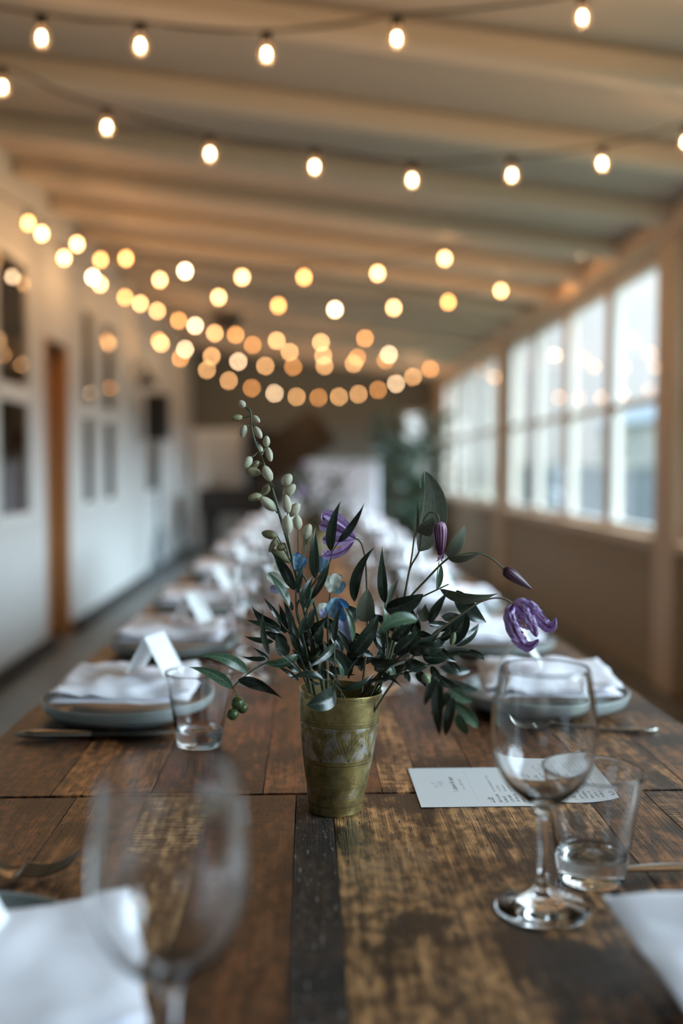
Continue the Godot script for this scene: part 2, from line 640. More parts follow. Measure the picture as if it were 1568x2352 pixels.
	mat("steel", Color(0.62, 0.60, 0.57), 0.22, 1.0)
	mat("cable", Color(0.20, 0.15, 0.11), 0.55)
	mat("socket", Color(0.17, 0.12, 0.08), 0.5)
	mat("lawn", Color(0.36, 0.42, 0.30), 0.95)
	mat("slate_blue", Color(0.58, 0.64, 0.69), 0.8)
	mat("pale_render", Color(0.80, 0.82, 0.82), 0.85)
	mat("terracotta", Color(0.36, 0.27, 0.22), 0.8)
	mat("plant_green", Color(0.12, 0.20, 0.13), 0.45)
	M["plant_green"].backlight_enabled = true
	M["plant_green"].backlight = Color(0.12, 0.2, 0.1)
	mat("soil", Color(0.12, 0.10, 0.08), 0.95)
	mat("slat_dark", Color(0.14, 0.12, 0.10), 0.6)
	var gl := mat("glass", Color(1, 1, 1, 0.0), 0.0)
	gl.refraction_enabled = true
	gl.refraction_scale = 0.05
	gl.transparency = BaseMaterial3D.TRANSPARENCY_ALPHA
	var pn := mat("pane_clear", Color(0.97, 0.985, 0.98, 0.03), 0.02)
	pn.transparency = BaseMaterial3D.TRANSPARENCY_ALPHA
	var ph := mat("pane_house", Color(0.97, 0.985, 0.98, 0.0), 0.02)
	ph.transparency = BaseMaterial3D.TRANSPARENCY_ALPHA
	var bg := mat("bulb_glass", Color(1.0, 0.93, 0.82, 0.012), 0.05)
	bg.transparency = BaseMaterial3D.TRANSPARENCY_ALPHA
	for k in 3:
		var fm := mat("filament_%d" % k, Color(1, 0.9, 0.75), 0.5)
		fm.emission_enabled = true
		fm.emission = [Color(1.0, 0.74, 0.48), Color(1.0, 0.66, 0.36), Color(1.0, 0.84, 0.66)][k]
		fm.emission_energy_multiplier = [26.0, 20.0, 34.0][k]

# ================================================================ scene
func _ready():
	rng.seed = 7
	lrng.seed = 19
	# ---- camera
	var a := atan(104.0 / F)
	var b := atan(78.0 / F * cos(a))
	cam_basis = Basis(Vector3.UP, -b) * Basis(Vector3.RIGHT, -a)
	var cam := Camera3D.new()
	cam.name = "camera"
	add_child(cam)
	cam.transform = Transform3D(cam_basis, cam_pos)
	var att := CameraAttributesPhysical.new()
	att.frustum_focal_length = 12.0 * F / 1176.0      # 24 mm high frame, 54.4 degrees
	att.exposure_aperture = 12.0 * F / 1176.0 / 20.7
	att.frustum_focus_distance = 1.04
	att.frustum_near = 0.05
	att.frustum_far = 200.0
	cam.attributes = att
	cam.current = true
	# ---- sky, exposure
	var env := Environment.new()
	env.background_mode = Environment.BG_SKY
	var sky := Sky.new()
	var sm := ProceduralSkyMaterial.new()
	sm.sky_top_color = Color(1.33, 1.44, 1.52)       # overcast: brightens with height like the standard overcast sky
	sm.sky_horizon_color = Color(0.92, 0.965, 0.98)
	sm.sky_curve = 0.6
	sm.sky_energy_multiplier = 1.0
	sm.ground_bottom_color = Color(0.35, 0.36, 0.34)
	sm.ground_horizon_color = Color(0.5, 0.52, 0.52)
	sm.ground_energy_multiplier = 1.0
	sky.sky_material = sm
	env.sky = sky
	var sun := DirectionalLight3D.new()             # the sun behind thin cloud: very soft
	sun.name = "veiled_sun"
	sun.light_color = Color(0.82, 0.93, 1.0)
	sun.light_energy = 4.8
	sun.light_angular_distance = 58.0
	sun.shadow_enabled = true
	sun.sky_mode = DirectionalLight3D.SKY_MODE_LIGHT_ONLY
	add_child(sun)
	sun.look_at_from_position(Vector3(0.80, 0.60, 0.22) * 10.0, Vector3.ZERO)
	env.tonemap_mode = Environment.TONE_MAPPER_LINEAR
	env.tonemap_exposure = 1.32
	env.sdfgi_enabled = true
	env.ssao_enabled = true
	env.ssil_enabled = true
	var we := WorldEnvironment.new()
	we.name = "world_environment"
	we.environment = env
	add_child(we)
	# ---- the place
	make_materials()
	build_shell()
	build_windows()
	build_house_wall()
	build_far_end()
	build_outside()
	build_tables()
	build_settings()
	build_chairs()
	build_lights()
	build_bouquet()

# ---------------------------------------------------------------- room shell
func build_shell():
	var f := struct("floor", "grey concrete floor under the long table")
	part("slab", box_mesh(Vector3(XL - 0.3, -0.15, ZFAR - 0.2), Vector3(XR + 0.3, 0, ZBACK + 0.2), 0.0), M.concrete, f)
	# sloping ceiling of boards with rafters
	var c := struct("ceiling", "sloping painted ceiling with rafters running across the room")
	var slope := atan2(0.42, XR - XL)
	var mid := Vector3((XL + XR) / 2, ceil_y((XL + XR) / 2), 0)
	var t := Transform3D(Basis(Vector3.BACK, -slope), mid)
	var half := (XR - XL) / 2 / cos(slope) + 0.3
	part("roof_board", box_mesh(Vector3(-half, 0, ZFAR - 0.2), Vector3(half, 0.12, ZBACK + 0.2), 0.0, t), M.ceiling_paint, c)
	var z := -1.75
	while z > ZFAR + 0.2:
		part("rafter", box_mesh(Vector3(-half + 0.31, -0.10, z - 0.05), Vector3(half - 0.31, 0.002, z + 0.05), 0.02, t), M.beam_paint, c)
		z -= 0.77
	# wall behind the camera and at the far end
	var wb := struct("wall_back", "plain painted end wall of the porch")
	for e in [[XL - 0.2, -1.35, 0.0, 3.0], [-0.05, XR + 0.2, 0.0, 3.0], [-1.35, -0.05, 2.1, 3.0]]:
		part("wall_panel", box_mesh(Vector3(e[0], e[2], ZBACK), Vector3(e[1], e[3], ZBACK + 0.15), 0.0), M.wall_house, wb)
	var gd := struct("door_2", "white glazed double doors in the end wall")
	for x in [-1.35, -0.70]:
		var fr := Build.new()
		for e in [[0.0, 0.09, 0.01, 2.09], [0.56, 0.65, 0.01, 2.09], [0.09, 0.56, 0.01, 0.3], [0.09, 0.56, 1.99, 2.09]]:
			fr.box(Vector3(x + e[0], e[2], ZBACK + 0.03), Vector3(x + e[1], e[3], ZBACK + 0.075), Transform3D(), 0.004)
		var lf := part("leaf", fr.mesh(), M.white_paint, gd)
		part("pane", box_mesh(Vector3(x + 0.09, 0.3, ZBACK + 0.05), Vector3(x + 0.56, 1.99, ZBACK + 0.055), 0.0), M.pane_clear, lf)

func build_windows():
	# window wall: low wall, band above, posts; runs of four casements, each with an upper and a lower pane
	var w := struct("wall_right", "brown painted low wall and posts of the window side")
	part("low_wall", box_mesh(Vector3(XR, 0, ZFAR), Vector3(XR + 0.12, 0.70, ZBACK), 0.0), M.wall_window, w)
	part("dado_rail", box_mesh(Vector3(XR - 0.02, 0.56, ZFAR), Vector3(XR + 0.001, 0.60, ZBACK), 0.004), M.wall_window, w)
	part("head_wall", box_mesh(Vector3(XR, 2.26, ZFAR), Vector3(XR + 0.12, 2.62, ZBACK), 0.0), M.wall_window, w)
	part("wall_plate", box_mesh(Vector3(XR - 0.06, 2.24, ZFAR), Vector3(XR, 2.37, ZBACK), 0.006), M.frame_wood, w)
	part("blank_wall", box_mesh(Vector3(XR, 0.70, 1.0), Vector3(XR + 0.12, 2.26, ZBACK), 0.0), M.wall_window, w)
	var starts := [0.75, -1.5, -5.0, -9.3]
	var ends := [-1.22, -4.72, -8.98, -13.3]
	var n := 1
	for k in 4:
		var zs: float = starts[k]
		var ze: float = ends[k]
		var win := struct("window_%d" % n, ["run of four casements beside the glazed end doors", "run of four casements at the near end of the window wall", "run of four bright casements in the middle of the window wall", "run of four casements at the far end of the window wall"][k])
		n += 1
		part("sill", box_mesh(Vector3(XR - 0.05, 0.70, ze), Vector3(XR + 0.14, 0.76, zs), 0.008), M.frame_wood, win)
		part("head", box_mesh(Vector3(XR + 0.005, 2.21, ze), Vector3(XR + 0.11, 2.26, zs), 0.004), M.frame_wood, win)
		var step: float = (zs - ze) / 4.0
		for q in 5:
			var zz: float = zs - q * step
			part("mullion", box_mesh(Vector3(XR + 0.01, 0.76, zz - 0.035), Vector3(XR + 0.10, 2.21, zz + 0.035), 0.005), M.frame_wood, win)
		for q in 4:
			var z0: float = zs - q * step - 0.035
			var z1: float = zs - (q + 1) * step + 0.035
			var sash := Build.new()
			for e in [[0.76, 0.80], [1.455, 1.495], [2.17, 2.21]]:
				sash.box(Vector3(XR + 0.03, e[0], z1), Vector3(XR + 0.075, e[1], z0), Transform3D(), 0.003)
			for e in [[z1, z1 + 0.035], [z0 - 0.035, z0]]:
				sash.box(Vector3(XR + 0.03, 0.80, e[0]), Vector3(XR + 0.075, 2.17, e[1]), Transform3D(), 0.003)
			var s := part("sash", sash.mesh(), M.white_paint, win)
			for e in [[0.80, 1.455], [1.495, 2.17]]:
				part("pane", box_mesh(Vector3(XR + 0.050, e[0], z1 + 0.035), Vector3(XR + 0.054, e[1], z0 - 0.035), 0.0), M.pane_clear, s)
	# posts between the runs
	for p in [[0.75, 1.0], [-1.5, -1.22], [-5.0, -4.72], [-9.3, -8.98], [ZFAR, -13.3]]:
		part("post", box_mesh(Vector3(XR - 0.045, 0.0, p[0] + 0.002), Vector3(XR + 0.12, 2.36, p[1] - 0.002), 0.01), M.frame_wood, w)

func build_house_wall():
	# white house wall: openings for windows in pairs and a brown door
	var w := struct("wall_left", "white painted house wall opposite the windows")
	var openings := [[-0.4, -1.1, 0.84, 2.27], [-1.35, -2.05, 0.84, 2.27], [-4.42, -5.03, 0.82, 2.29], [-5.20, -5.84, 0.82, 2.29], [-6.15, -6.75, 0.0, 1.92], [-7.16, -7.58, 0.82, 2.29], [-7.90, -8.38, 0.82, 2.29], [-9.95, -10.85, 0.84, 1.6]]
	var z := ZBACK
	for o in openings:
		part("wall_panel", box_mesh(Vector3(XL - 0.025, 0, o[0]), Vector3(XL, 2.9, z), 0.0), M.wall_house, w)
		if o[2] > 0: part("wall_panel", box_mesh(Vector3(XL - 0.025, 0, o[1]), Vector3(XL, o[2], o[0]), 0.0), M.wall_house, w)
		part("wall_panel", box_mesh(Vector3(XL - 0.025, o[3], o[1]), Vector3(XL, 2.9, o[0]), 0.0), M.wall_house, w)
		z = o[1]
	part("wall_panel", box_mesh(Vector3(XL - 0.025, 0, ZFAR), Vector3(XL, 2.9, z), 0.0), M.wall_house, w)
	var k := 5
	for o in openings:
		if o[2] == 0.0: continue
		var win := struct("window_%d" % k, "dark house window number %d along the white wall" % (k - 4))
		k += 1
		var fr := Build.new()
		for e in [[o[2], o[2] + 0.04], [o[3] - 0.04, o[3]]]:
			fr.box(Vector3(XL - 0.022, e[0], o[1]), Vector3(XL + 0.006, e[1], o[0]), Transform3D(), 0.004)
		for e in [[o[1], o[1] + 0.04], [o[0] - 0.04, o[0]]]:
			fr.box(Vector3(XL - 0.022, o[2] + 0.04, e[0]), Vector3(XL + 0.006, o[3] - 0.04, e[1]), Transform3D(), 0.004)
		part("frame", fr.mesh(), M.white_paint, win)
		if o[3] > 2.0:
			part("rail", box_mesh(Vector3(XL - 0.02, 1.475, o[1] + 0.04), Vector3(XL + 0.005, 1.575, o[0] - 0.04), 0.004), M.white_paint, win)
			part("pane", sheet_x(XL - 0.004, o[2] + 0.04, 1.475, o[1] + 0.04, o[0] - 0.04), M.pane_house, win)
			part("pane", sheet_x(XL - 0.004, 1.575, o[3] - 0.04, o[1] + 0.04, o[0] - 0.04), M.pane_house, win)
		else:
			part("pane", sheet_x(XL - 0.004, o[2] + 0.04, o[3] - 0.04, o[1] + 0.04, o[0] - 0.04), M.pane_house, win)
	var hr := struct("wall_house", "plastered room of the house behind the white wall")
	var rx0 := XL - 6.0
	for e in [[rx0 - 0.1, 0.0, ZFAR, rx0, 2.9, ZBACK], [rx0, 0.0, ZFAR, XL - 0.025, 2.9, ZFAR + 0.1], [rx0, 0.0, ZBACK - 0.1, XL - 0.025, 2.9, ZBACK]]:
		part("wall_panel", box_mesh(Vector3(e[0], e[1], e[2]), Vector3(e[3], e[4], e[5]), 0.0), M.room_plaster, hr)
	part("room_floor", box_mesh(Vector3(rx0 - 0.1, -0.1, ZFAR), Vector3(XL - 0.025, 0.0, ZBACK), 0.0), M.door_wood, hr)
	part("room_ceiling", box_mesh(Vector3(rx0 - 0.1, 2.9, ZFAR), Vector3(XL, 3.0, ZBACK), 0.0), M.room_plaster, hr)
	var d := struct("door_1", "brown wooden door set back in the white house wall")
	part("leaf", box_mesh(Vector3(XL - 0.15, 0.01, -6.70), Vector3(XL - 0.11, 1.89, -6.20), 0.004), M.door_wood, d)
	for e in [[-6.748, -6.70], [-6.20, -6.152]]:
		part("jamb", box_mesh(Vector3(XL - 0.2, 0, e[0]), Vector3(XL + 0.006, 1.918, e[1]), 0.004), M.jamb_wood, d)
	part("lintel", box_mesh(Vector3(XL - 0.2, 1.89, -6.70), Vector3(XL + 0.006, 1.918, -6.20), 0.004), M.door_wood, d)
	part("panel", box_mesh(Vector3(XL - 0.112, 0.2, -6.62), Vector3(XL - 0.10, 0.85, -6.28), 0.005), M.door_wood, d)
	part("panel", box_mesh(Vector3(XL - 0.112, 1.0, -6.62), Vector3(XL - 0.10, 1.75, -6.28), 0.005), M.door_wood, d)
	part("knob", lathe_mesh(round_profile([Vector2(0, 0), Vector2(0.012, 0.0), Vector2(0.011, 0.03), Vector2(0.026, 0.045), Vector2(0.02, 0.065), Vector2(0, 0.07)]), 20, Transform3D(Basis(Vector3.BACK, -PI / 2), Vector3(XL - 0.112, 0.95, -6.25))), M.steel, d)
	var bb := struct("baseboard_left", "dark kerb along the foot of the white house wall")
	for e in [[ZFAR, -6.76], [-6.14, ZBACK]]:
		part("kerb", box_mesh(Vector3(XL, 0, e[0]), Vector3(XL + 0.07, 0.075, e[1]), 0.01), M.kerb, bb)

func build_far_end():
	var w := struct("wall_front", "grey far end wall of the porch")
	var wx0 := 1.34     # a bright window opening behind the plants
	var wx1 := 1.68
	part("wall_panel", box_mesh(Vector3(XL - 0.2, 0, ZFAR - 0.15), Vector3(wx0, 3.0, ZFAR), 0.0), M.far_wall, w)
	part("wall_panel", box_mesh(Vector3(wx1, 0, ZFAR - 0.15), Vector3(XR + 0.2, 3.0, ZFAR), 0.0), M.far_wall, w)
	part("wall_panel", box_mesh(Vector3(wx0, 1.9, ZFAR - 0.15), Vector3(wx1, 3.0, ZFAR), 0.0), M.far_wall, w)
	part("wall_panel", box_mesh(Vector3(wx0, 0, ZFAR - 0.15), Vector3(wx1, 0.9, ZFAR), 0.0), M.far_wall, w)
	var win := struct("window_12", "small bright window in the far end wall")
	var fr := Build.new()
	fr.box(Vector3(wx0, 0.9, ZFAR - 0.1), Vector3(wx1, 0.95, ZFAR + 0.01), Transform3D(), 0.004)
	fr.box(Vector3(wx0, 1.85, ZFAR - 0.1), Vector3(wx1, 1.9, ZFAR + 0.01), Transform3D(), 0.004)
	fr.box(Vector3(wx0, 0.95, ZFAR - 0.1), Vector3(wx0 + 0.05, 1.85, ZFAR + 0.01), Transform3D(), 0.004)
	fr.box(Vector3(wx1 - 0.05, 0.95, ZFAR - 0.1), Vector3(wx1, 1.85, ZFAR + 0.01), Transform3D(), 0.004)
	part("frame", fr.mesh(), M.white_paint, win)
	part("pane", box_mesh(Vector3(wx0 + 0.05, 0.95, ZFAR - 0.06), Vector3(wx1 - 0.05, 1.85, ZFAR - 0.055), 0.0), M.pane_clear, win)
	# white double doors of a tall cupboard against the far wall
	var p0 := at(425, 985, 13.6)
	p0.x = max(p0.x, XL + 0.02)
	var p1 := at(560, 985, 13.6)
	var cup := thing("cupboard", "tall white two-door cupboard against the grey far wall", "cupboard", Vector3((p0.x + p1.x) / 2, 0, -13.7))
	var hw := (p1.x - p0.x) / 2
	part("body", box_mesh(Vector3(-hw, 0, -0.25), Vector3(hw, p0.y, 0.18), 0.01), M.panel_white, cup)
	for s in [-1, 1]:
		var dr := part("door", box_mesh(Vector3(0.01 if s > 0 else -hw + 0.01, 0.1, 0.181), Vector3(hw - 0.01 if s > 0 else -0.01, p0.y - 0.05, 0.205), 0.006), M.panel_white, cup)
		part("handle", box_mesh(Vector3(s * 0.05 - 0.008, 0.8, 0.206), Vector3(s * 0.05 + 0.008, 1.0, 0.235), 0.005), M.black_metal, dr)
	# dark screen standing folded beside it, and the slanted dark lid beyond
	var d0 := at(565, 985, 13.2)
	var d1 := at(625, 1180, 13.2)
	var scr := thing("cabinet", "narrow dark wooden cabinet beside the white cupboard", "cabinet", Vector3((d0.x + d1.x) / 2, 0, -13.4))
	var sw := (d1.x - d0.x) / 2
	part("body", box_mesh(Vector3(-sw, 0, -0.25), Vector3(sw, d0.y, 0.2), 0.008), M.slat_dark, scr)
	part("door", box_mesh(Vector3(-sw + 0.015, 0.08, 0.201), Vector3(sw - 0.015, d0.y - 0.03, 0.22), 0.005), M.slat_dark, scr)
	var bt := thing("bar_counter", "white cloth-draped bar counter standing near the far wall", "counter", Vector3(0.40, 0, -11.5))
	part("cloth", box_mesh(Vector3(-0.40, 0.01, -0.28), Vector3(0.40, 1.16, 0.28), 0.02), M.linen, bt)
	part("counter_top", box_mesh(Vector3(-0.43, 1.161, -0.31), Vector3(0.43, 1.19, 0.31), 0.008), M.panel_white, bt)
	# grand piano with raised lid
	var pn := thing("piano", "black grand piano with its lid propped open by the far wall", "piano", Vector3(-0.75, 0, -12.3))
	part("case", box_mesh(Vector3(-0.55, 0.55, -0.6), Vector3(0.62, 0.86, 0.5), 0.02), M.slat_dark, pn)
	var l0 := at(590, 1085, 12.4) - pn.position
	var l1 := at(745, 975, 12.4) - pn.position
	var lid := Build.new()
	var dirv := (l1 - l0)
	lid.box(Vector3(0, -0.012, -0.55), Vector3(dirv.length(), 0.012, 0.5), Transform3D(Basis(Vector3.BACK, atan2(dirv.y, dirv.x)) * Basis(Vector3.RIGHT, 0.55), l0), 0.005)
	part("lid", lid.mesh(), M.slat_dark, pn)
	part("lid_prop", tube_mesh([Vector3(0.45, 0.86, 0.2), l0.lerp(l1, 0.75) + Vector3(0, -0.03, 0)], 0.012), M.slat_dark, pn)
	for q in [[-0.45, -0.5], [-0.45, 0.4], [0.5, -0.05]]:
		part("leg", lathe_mesh(round_profile([Vector2(0, 0), Vector2(0.035, 0), Vector2(0.04, 0.05), Vector2(0.05, 0.3), Vector2(0.06, 0.55), Vector2(0, 0.551)]), 16, Transform3D(Basis(), Vector3(q[0], 0, q[1]))), M.slat_dark, pn)
	# loudspeaker on a tripod by the house wall
	var sp := thing("loudspeaker", "black loudspeaker on the tripod stand by the white wall", "loudspeaker", at(362, 1010, 9.5))
	part("body", box_mesh(Vector3(-0.105, 0, -0.11), Vector3(0.105, 0.43, 0.09), 0.015), M.black_plastic, sp)
	part("grille", box_mesh(Vector3(-0.092, 0.02, 0.091), Vector3(0.092, 0.41, 0.1), 0.004), M.black_metal, sp)
	var st := thing("speaker_stand", "blue-grey tripod stand carrying the black loudspeaker", "stand", Vector3(sp.position.x, 0, -9.5))
	part("pole", tube_mesh([Vector3(0, 0.2, 0), Vector3(0, sp.position.y - 0.002, 0)], 0.017, 12), M.blue_metal, st)
	for k in 3:
		var an := TAU * k / 3.0 + 0.0
		part("leg", tube_mesh([Vector3(0, 0.62, 0), Vector3(cos(an) * 0.15, 0.012, sin(an) * 0.2)], 0.012, 8), M.blue_metal, st)
	# dark lamp on the house wall
	var lp := thing("wall_lamp", "dark unlit metal lamp on a bracket on the white wall", "lamp", Vector3(XL, at(330, 870, 9.3).y, -9.3))
	part("bracket", tube_mesh(spline([Vector3(0.0, 0.1, 0), Vector3(0.06, 0.14, 0), Vector3(0.12, 0.08, 0)], 10), 0.009), M.black_metal, lp)
	part("shade", lathe_mesh(round_profile([Vector2(0.10, -0.06), Vector2(0.085, -0.03), Vector2(0.03, 0.05), Vector2(0.012, 0.08), Vector2(0, 0.085)]), 24, Transform3D(Basis(), Vector3(0.12, 0.0, 0))), M.black_metal, lp)
	part("back_plate", lathe_mesh([Vector2(0, 0.012), Vector2(0.04, 0.012), Vector2(0.045, 0.0), Vector2(0.04, 0)], 20, Transform3D(Basis(Vector3.BACK, -PI / 2), Vector3(0, 0.1, 0))), M.black_metal, lp)
	# hanging basket under the ceiling
	var hb := at(520, 725, 9.6)
	var hbt := thing("hanging_basket", "dark hanging plant basket under the ceiling", "basket", hb)
	part("basket", lathe_mesh(round_profile([Vector2(0, -0.16), Vector2(0.09, -0.13), Vector2(0.15, -0.02), Vector2(0.16, 0.0), Vector2(0.13, -0.01), Vector2(0, -0.02)]), 24), M.slat_dark, hbt)
	for k in 3:
		var an := TAU * k / 3.0
		part("cord", tube_mesh([Vector3(cos(an) * 0.15, 0, sin(an) * 0.15), Vector3(0, ceil_y(hb.x) - hb.y - 0.01, 0)], 0.004, 6), M.cable, hbt)
	for k in 22:
		var an := rng.randf() * TAU
		var r := rng.randf_range(0.08, 0.19)
		leaf_world("leaf", M.plant_green, hbt, Vector3(cos(an) * 0.04, 0, sin(an) * 0.04), Vector3(cos(an) * r, rng.randf_range(-0.12, 0.1), sin(an) * r), 0.06, 0.03, Vector3(cos(an), 1, sin(an)))
	# large potted plants by the far window
	for q in [[880, 12.5, 1.95, "tall broad-leaved potted plant before the far wall window"], [1000, 12.4, 1.95, "bushy potted plant standing under the far wall window"], [940, 10.8, 1.6, "lower potted shrub in front of the bushy potted plant"]]:
		var g := at(q[0], 1072, q[1])
		var pl := thing("potted_plant", q[3], "plant", Vector3(g.x, 0, g.z), 0, "large potted plants at the far end")
		var pot := part("pot", lathe_mesh(round_profile([Vector2(0, 0), Vector2(0.13, 0), Vector2(0.17, 0.3), Vector2(0.185, 0.31), Vector2(0.185, 0.35), Vector2(0.165, 0.35), Vector2(0.15, 0.31), Vector2(0, 0.31)], 3), 28), M.terracotta, pl)
		part("soil", lathe_mesh([Vector2(0.158, 0.312), Vector2(0.1, 0.318), Vector2(0, 0.32)], 20), M.soil, pl)
		for k in 5:
			var an := TAU * k / 5.0 + rng.randf()
			var top := Vector3(cos(an) * 0.2, q[2] - rng.randf() * 0.25, sin(an) * 0.2)
			var path := spline([Vector3(cos(an) * 0.03, 0.31, sin(an) * 0.03), Vector3(cos(an) * 0.06, q[2] * 0.55, sin(an) * 0.06), top], 10)
			part("stem", tube_mesh(path, 0.008, 6), M.stem_dark, pl)
			for m in 15:
				var p: Vector3 = path[2 + int(m * 8 / 15.0)]
				var b2 := rng.randf() * TAU
				var e := p + Vector3(cos(b2), rng.randf_range(-0.3, 0.8), sin(b2)) * rng.randf_range(0.14, 0.26)
				leaf_world("leaf", M.plant_green, pl, p, e, 0.12, 0.04, Vector3(0, 0.6, 1))

func build_outside():
	var g := struct("ground", "grass lawn outside the windows")
	part("lawn", box_mesh(Vector3(XR + 0.3, -0.4, -60), Vector3(60, -0.25, 30), 0.0), M.lawn, g)
	var gw := thing("garden_wall", "slate blue garden wall on the lawn outside", "wall", Vector3(7.0, -0.25, -16))
	part("wall_body", box_mesh(Vector3(-0.12, 0, -18), Vector3(0.12, 1.35, 14), 0.01), M.slate_blue, gw)
	part("coping", box_mesh(Vector3(-0.17, 1.35, -18), Vector3(0.17, 1.42, 14), 0.01), M.pale_render, gw)
	var hs := thing("outbuilding", "pale rendered outbuilding beyond the garden wall", "building", Vector3(17, -0.25, -38))
	part("wall_body", box_mesh(Vector3(-4, 0, -6), Vector3(4, 3.2, 6), 0.0), M.pale_render, hs)
	var roof := Build.new()
	roof.quad(Vector3(-4.3, 3.1, 6.3), Vector3(4.3, 3.1, 6.3), Vector3(0, 5.2, 6.3), Vector3(0, 5.2, 6.3))
	roof.quad(Vector3(-4.3, 3.1, -6.3), Vector3(-4.3, 3.1, 6.3), Vector3(0, 5.2, 6.3), Vector3(0, 5.2, -6.3))
	roof.quad(Vector3(4.3, 3.1, 6.3), Vector3(4.3, 3.1, -6.3), Vector3(0, 5.2, -6.3), Vector3(0, 5.2, 6.3))
	roof.quad(Vector3(4.3, 3.1, -6.3), Vector3(-4.3, 3.1, -6.3), Vector3(0, 5.2, -6.3), Vector3(0, 5.2, -6.3))
	part("roof", roof.mesh(), M.slate_blue, hs)

# ---------------------------------------------------------------- tables
const SEAM := -1.083
func build_tables():
	var near := thing("dining_table", "aged plank dining table carrying the brass cup of flowers", "table", Vector3(0, 0, 0))
	# boards: x0, x1, wood, tint, list of end joints (z)
	var boards := [
		[-0.411, -0.345, "dark", 0, [0.42]], [-0.345, -0.252, "dark", 1, [-0.3]], [-0.252, -0.178, "aged", 2, [-0.62]],
		[-0.178, -0.098, "sawn", 0, [-0.35]], [-0.098, -0.013, "dark", 2, [0.3]], [-0.013, 0.026, "split", 0, [0.5]], [0.026, 0.300, "aged", 0, [-0.2]],
		[0.300, 0.372, "aged", 2, [-0.5]], [0.372, 0.450, "sawn", 2, [-0.1]], [0.450, 0.523, "dark", 3, [-0.7]]]
	lay(near, boards, SEAM + 0.003, 1.1)
	frame(near, SEAM + 0.05, 1.05)
	var far := thing("dining_table", "aged plank dining table running on towards the far wall", "table", Vector3(0, 0, 0))
	boards = [
		[-0.411, -0.283, "dark", 1, [-2.4, -3.9, -5.4]], [-0.283, -0.175, "aged", 3, [-2.0, -3.4, -5.0]], [-0.175, -0.05, "dark", 3, [-2.7, -4.4, -6.0]],
		[-0.05, 0.082, "dark", 3, [-1.9, -3.3, -5.2]], [0.082, 0.126, "sawn", 3, [-1.75, -3.0, -4.6]], [0.126, 0.196, "dark", 0, [-2.6, -4.2, -5.8]], [0.196, 0.33, "dark", 1, [-2.2, -3.7, -5.1]],
		[0.33, 0.43, "aged", 1, [-1.8, -3.2, -4.9]], [0.43, 0.523, "aged", 2, [-2.5, -4.0, -5.6]]]
	lay(far, boards, -7.3, SEAM - 0.003)
	frame(far, -7.2, SEAM - 0.06)

func lay(t: Node3D, boards: Array, za: float, zb: float):
	for b in boards:
		var cuts := [zb]
		for j in b[4]:
			if j < zb - 0.05 and j > za + 0.05: cuts.append(j)
		cuts.append(za)
		for k in cuts.size() - 1:
			var drop := rng.randf_range(0.0, 0.0007)
			var bb := Build.new()
			bb.box(Vector3(b[0] + 0.0005, TABLE_Y - 0.035, cuts[k + 1] + 0.0005), Vector3(b[1] - 0.0005, TABLE_Y - drop, cuts[k] - 0.0005), Transform3D(), 0.0004, Vector4(1.0 / 0.42, 1.0 / 0.62, rng.randf(), rng.randf()))
			part("plank", bb.mesh(), M["wood_%s_%d" % [b[2], b[3]]], t)

func frame(t: Node3D, za: float, zb: float):
	part("apron", box_mesh(Vector3(-0.36, TABLE_Y - 0.13, za), Vector3(-0.335, TABLE_Y - 0.0355, zb), 0.004), M.wood_dark_2, t)
	part("apron", box_mesh(Vector3(0.445, TABLE_Y - 0.13, za), Vector3(0.47, TABLE_Y - 0.0355, zb), 0.004), M.wood_dark_2, t)
	for x in [-0.33, 0.36]:
		for z in [za + 0.03, zb - 0.11]:
			part("leg", box_mesh(Vector3(x, 0, z), Vector3(x + 0.08, TABLE_Y - 0.0355, z + 0.08), 0.006), M.wood_dark_2, t)

# ---------------------------------------------------------------- place settings
func wine_profile() -> Array:
	# outside from the foot up, over the lip and down inside the bowl
	var o := round_profile([Vector2(0.0001, 0.0), Vector2(0.030, 0.0), Vector2(0.0370, 0.0008), Vector2(0.0378, 0.0022), Vector2(0.034, 0.0042), Vector2(0.020, 0.0085), Vector2(0.0085, 0.016), Vector2(0.0050, 0.026), Vector2(0.0042, 0.045), Vector2(0.0042, 0.070), Vector2(0.0060, 0.083), Vector2(0.016, 0.091), Vector2(0.030, 0.104), Vector2(0.0390, 0.122), Vector2(0.0420, 0.142), Vector2(0.0410, 0.165), Vector2(0.0380, 0.188), Vector2(0.0357, 0.1985)], 4)
	o.append_array([Vector2(0.0354, 0.1994), Vector2(0.0349, 0.1994)])
	o.append_array(round_profile([Vector2(0.0346, 0.1985), Vector2(0.0368, 0.188), Vector2(0.0398, 0.165), Vector2(0.0407, 0.142), Vector2(0.0377, 0.123), Vector2(0.0286, 0.106), Vector2(0.014, 0.0945), Vector2(0.0001, 0.091)], 4))
	return o

func tumbler_profile() -> Array:
	var o := round_profile([Vector2(0.0001, 0.0006), Vector2(0.024, 0.0), Vector2(0.0275, 0.0012), Vector2(0.0292, 0.006), Vector2(0.031, 0.018), Vector2(0.0345, 0.042), Vector2(0.0395, 0.072), Vector2(0.0440, 0.0955)], 4)
	o.append_array([Vector2(0.0440, 0.0966), Vector2(0.0430, 0.0968)])
	o.append_array(round_profile([Vector2(0.0424, 0.0955), Vector2(0.0378, 0.072), Vector2(0.0325, 0.044), Vector2(0.0288, 0.027), Vector2(0.0255, 0.0215), Vector2(0.012, 0.0205), Vector2(0.0001, 0.0220)], 4))
	return o

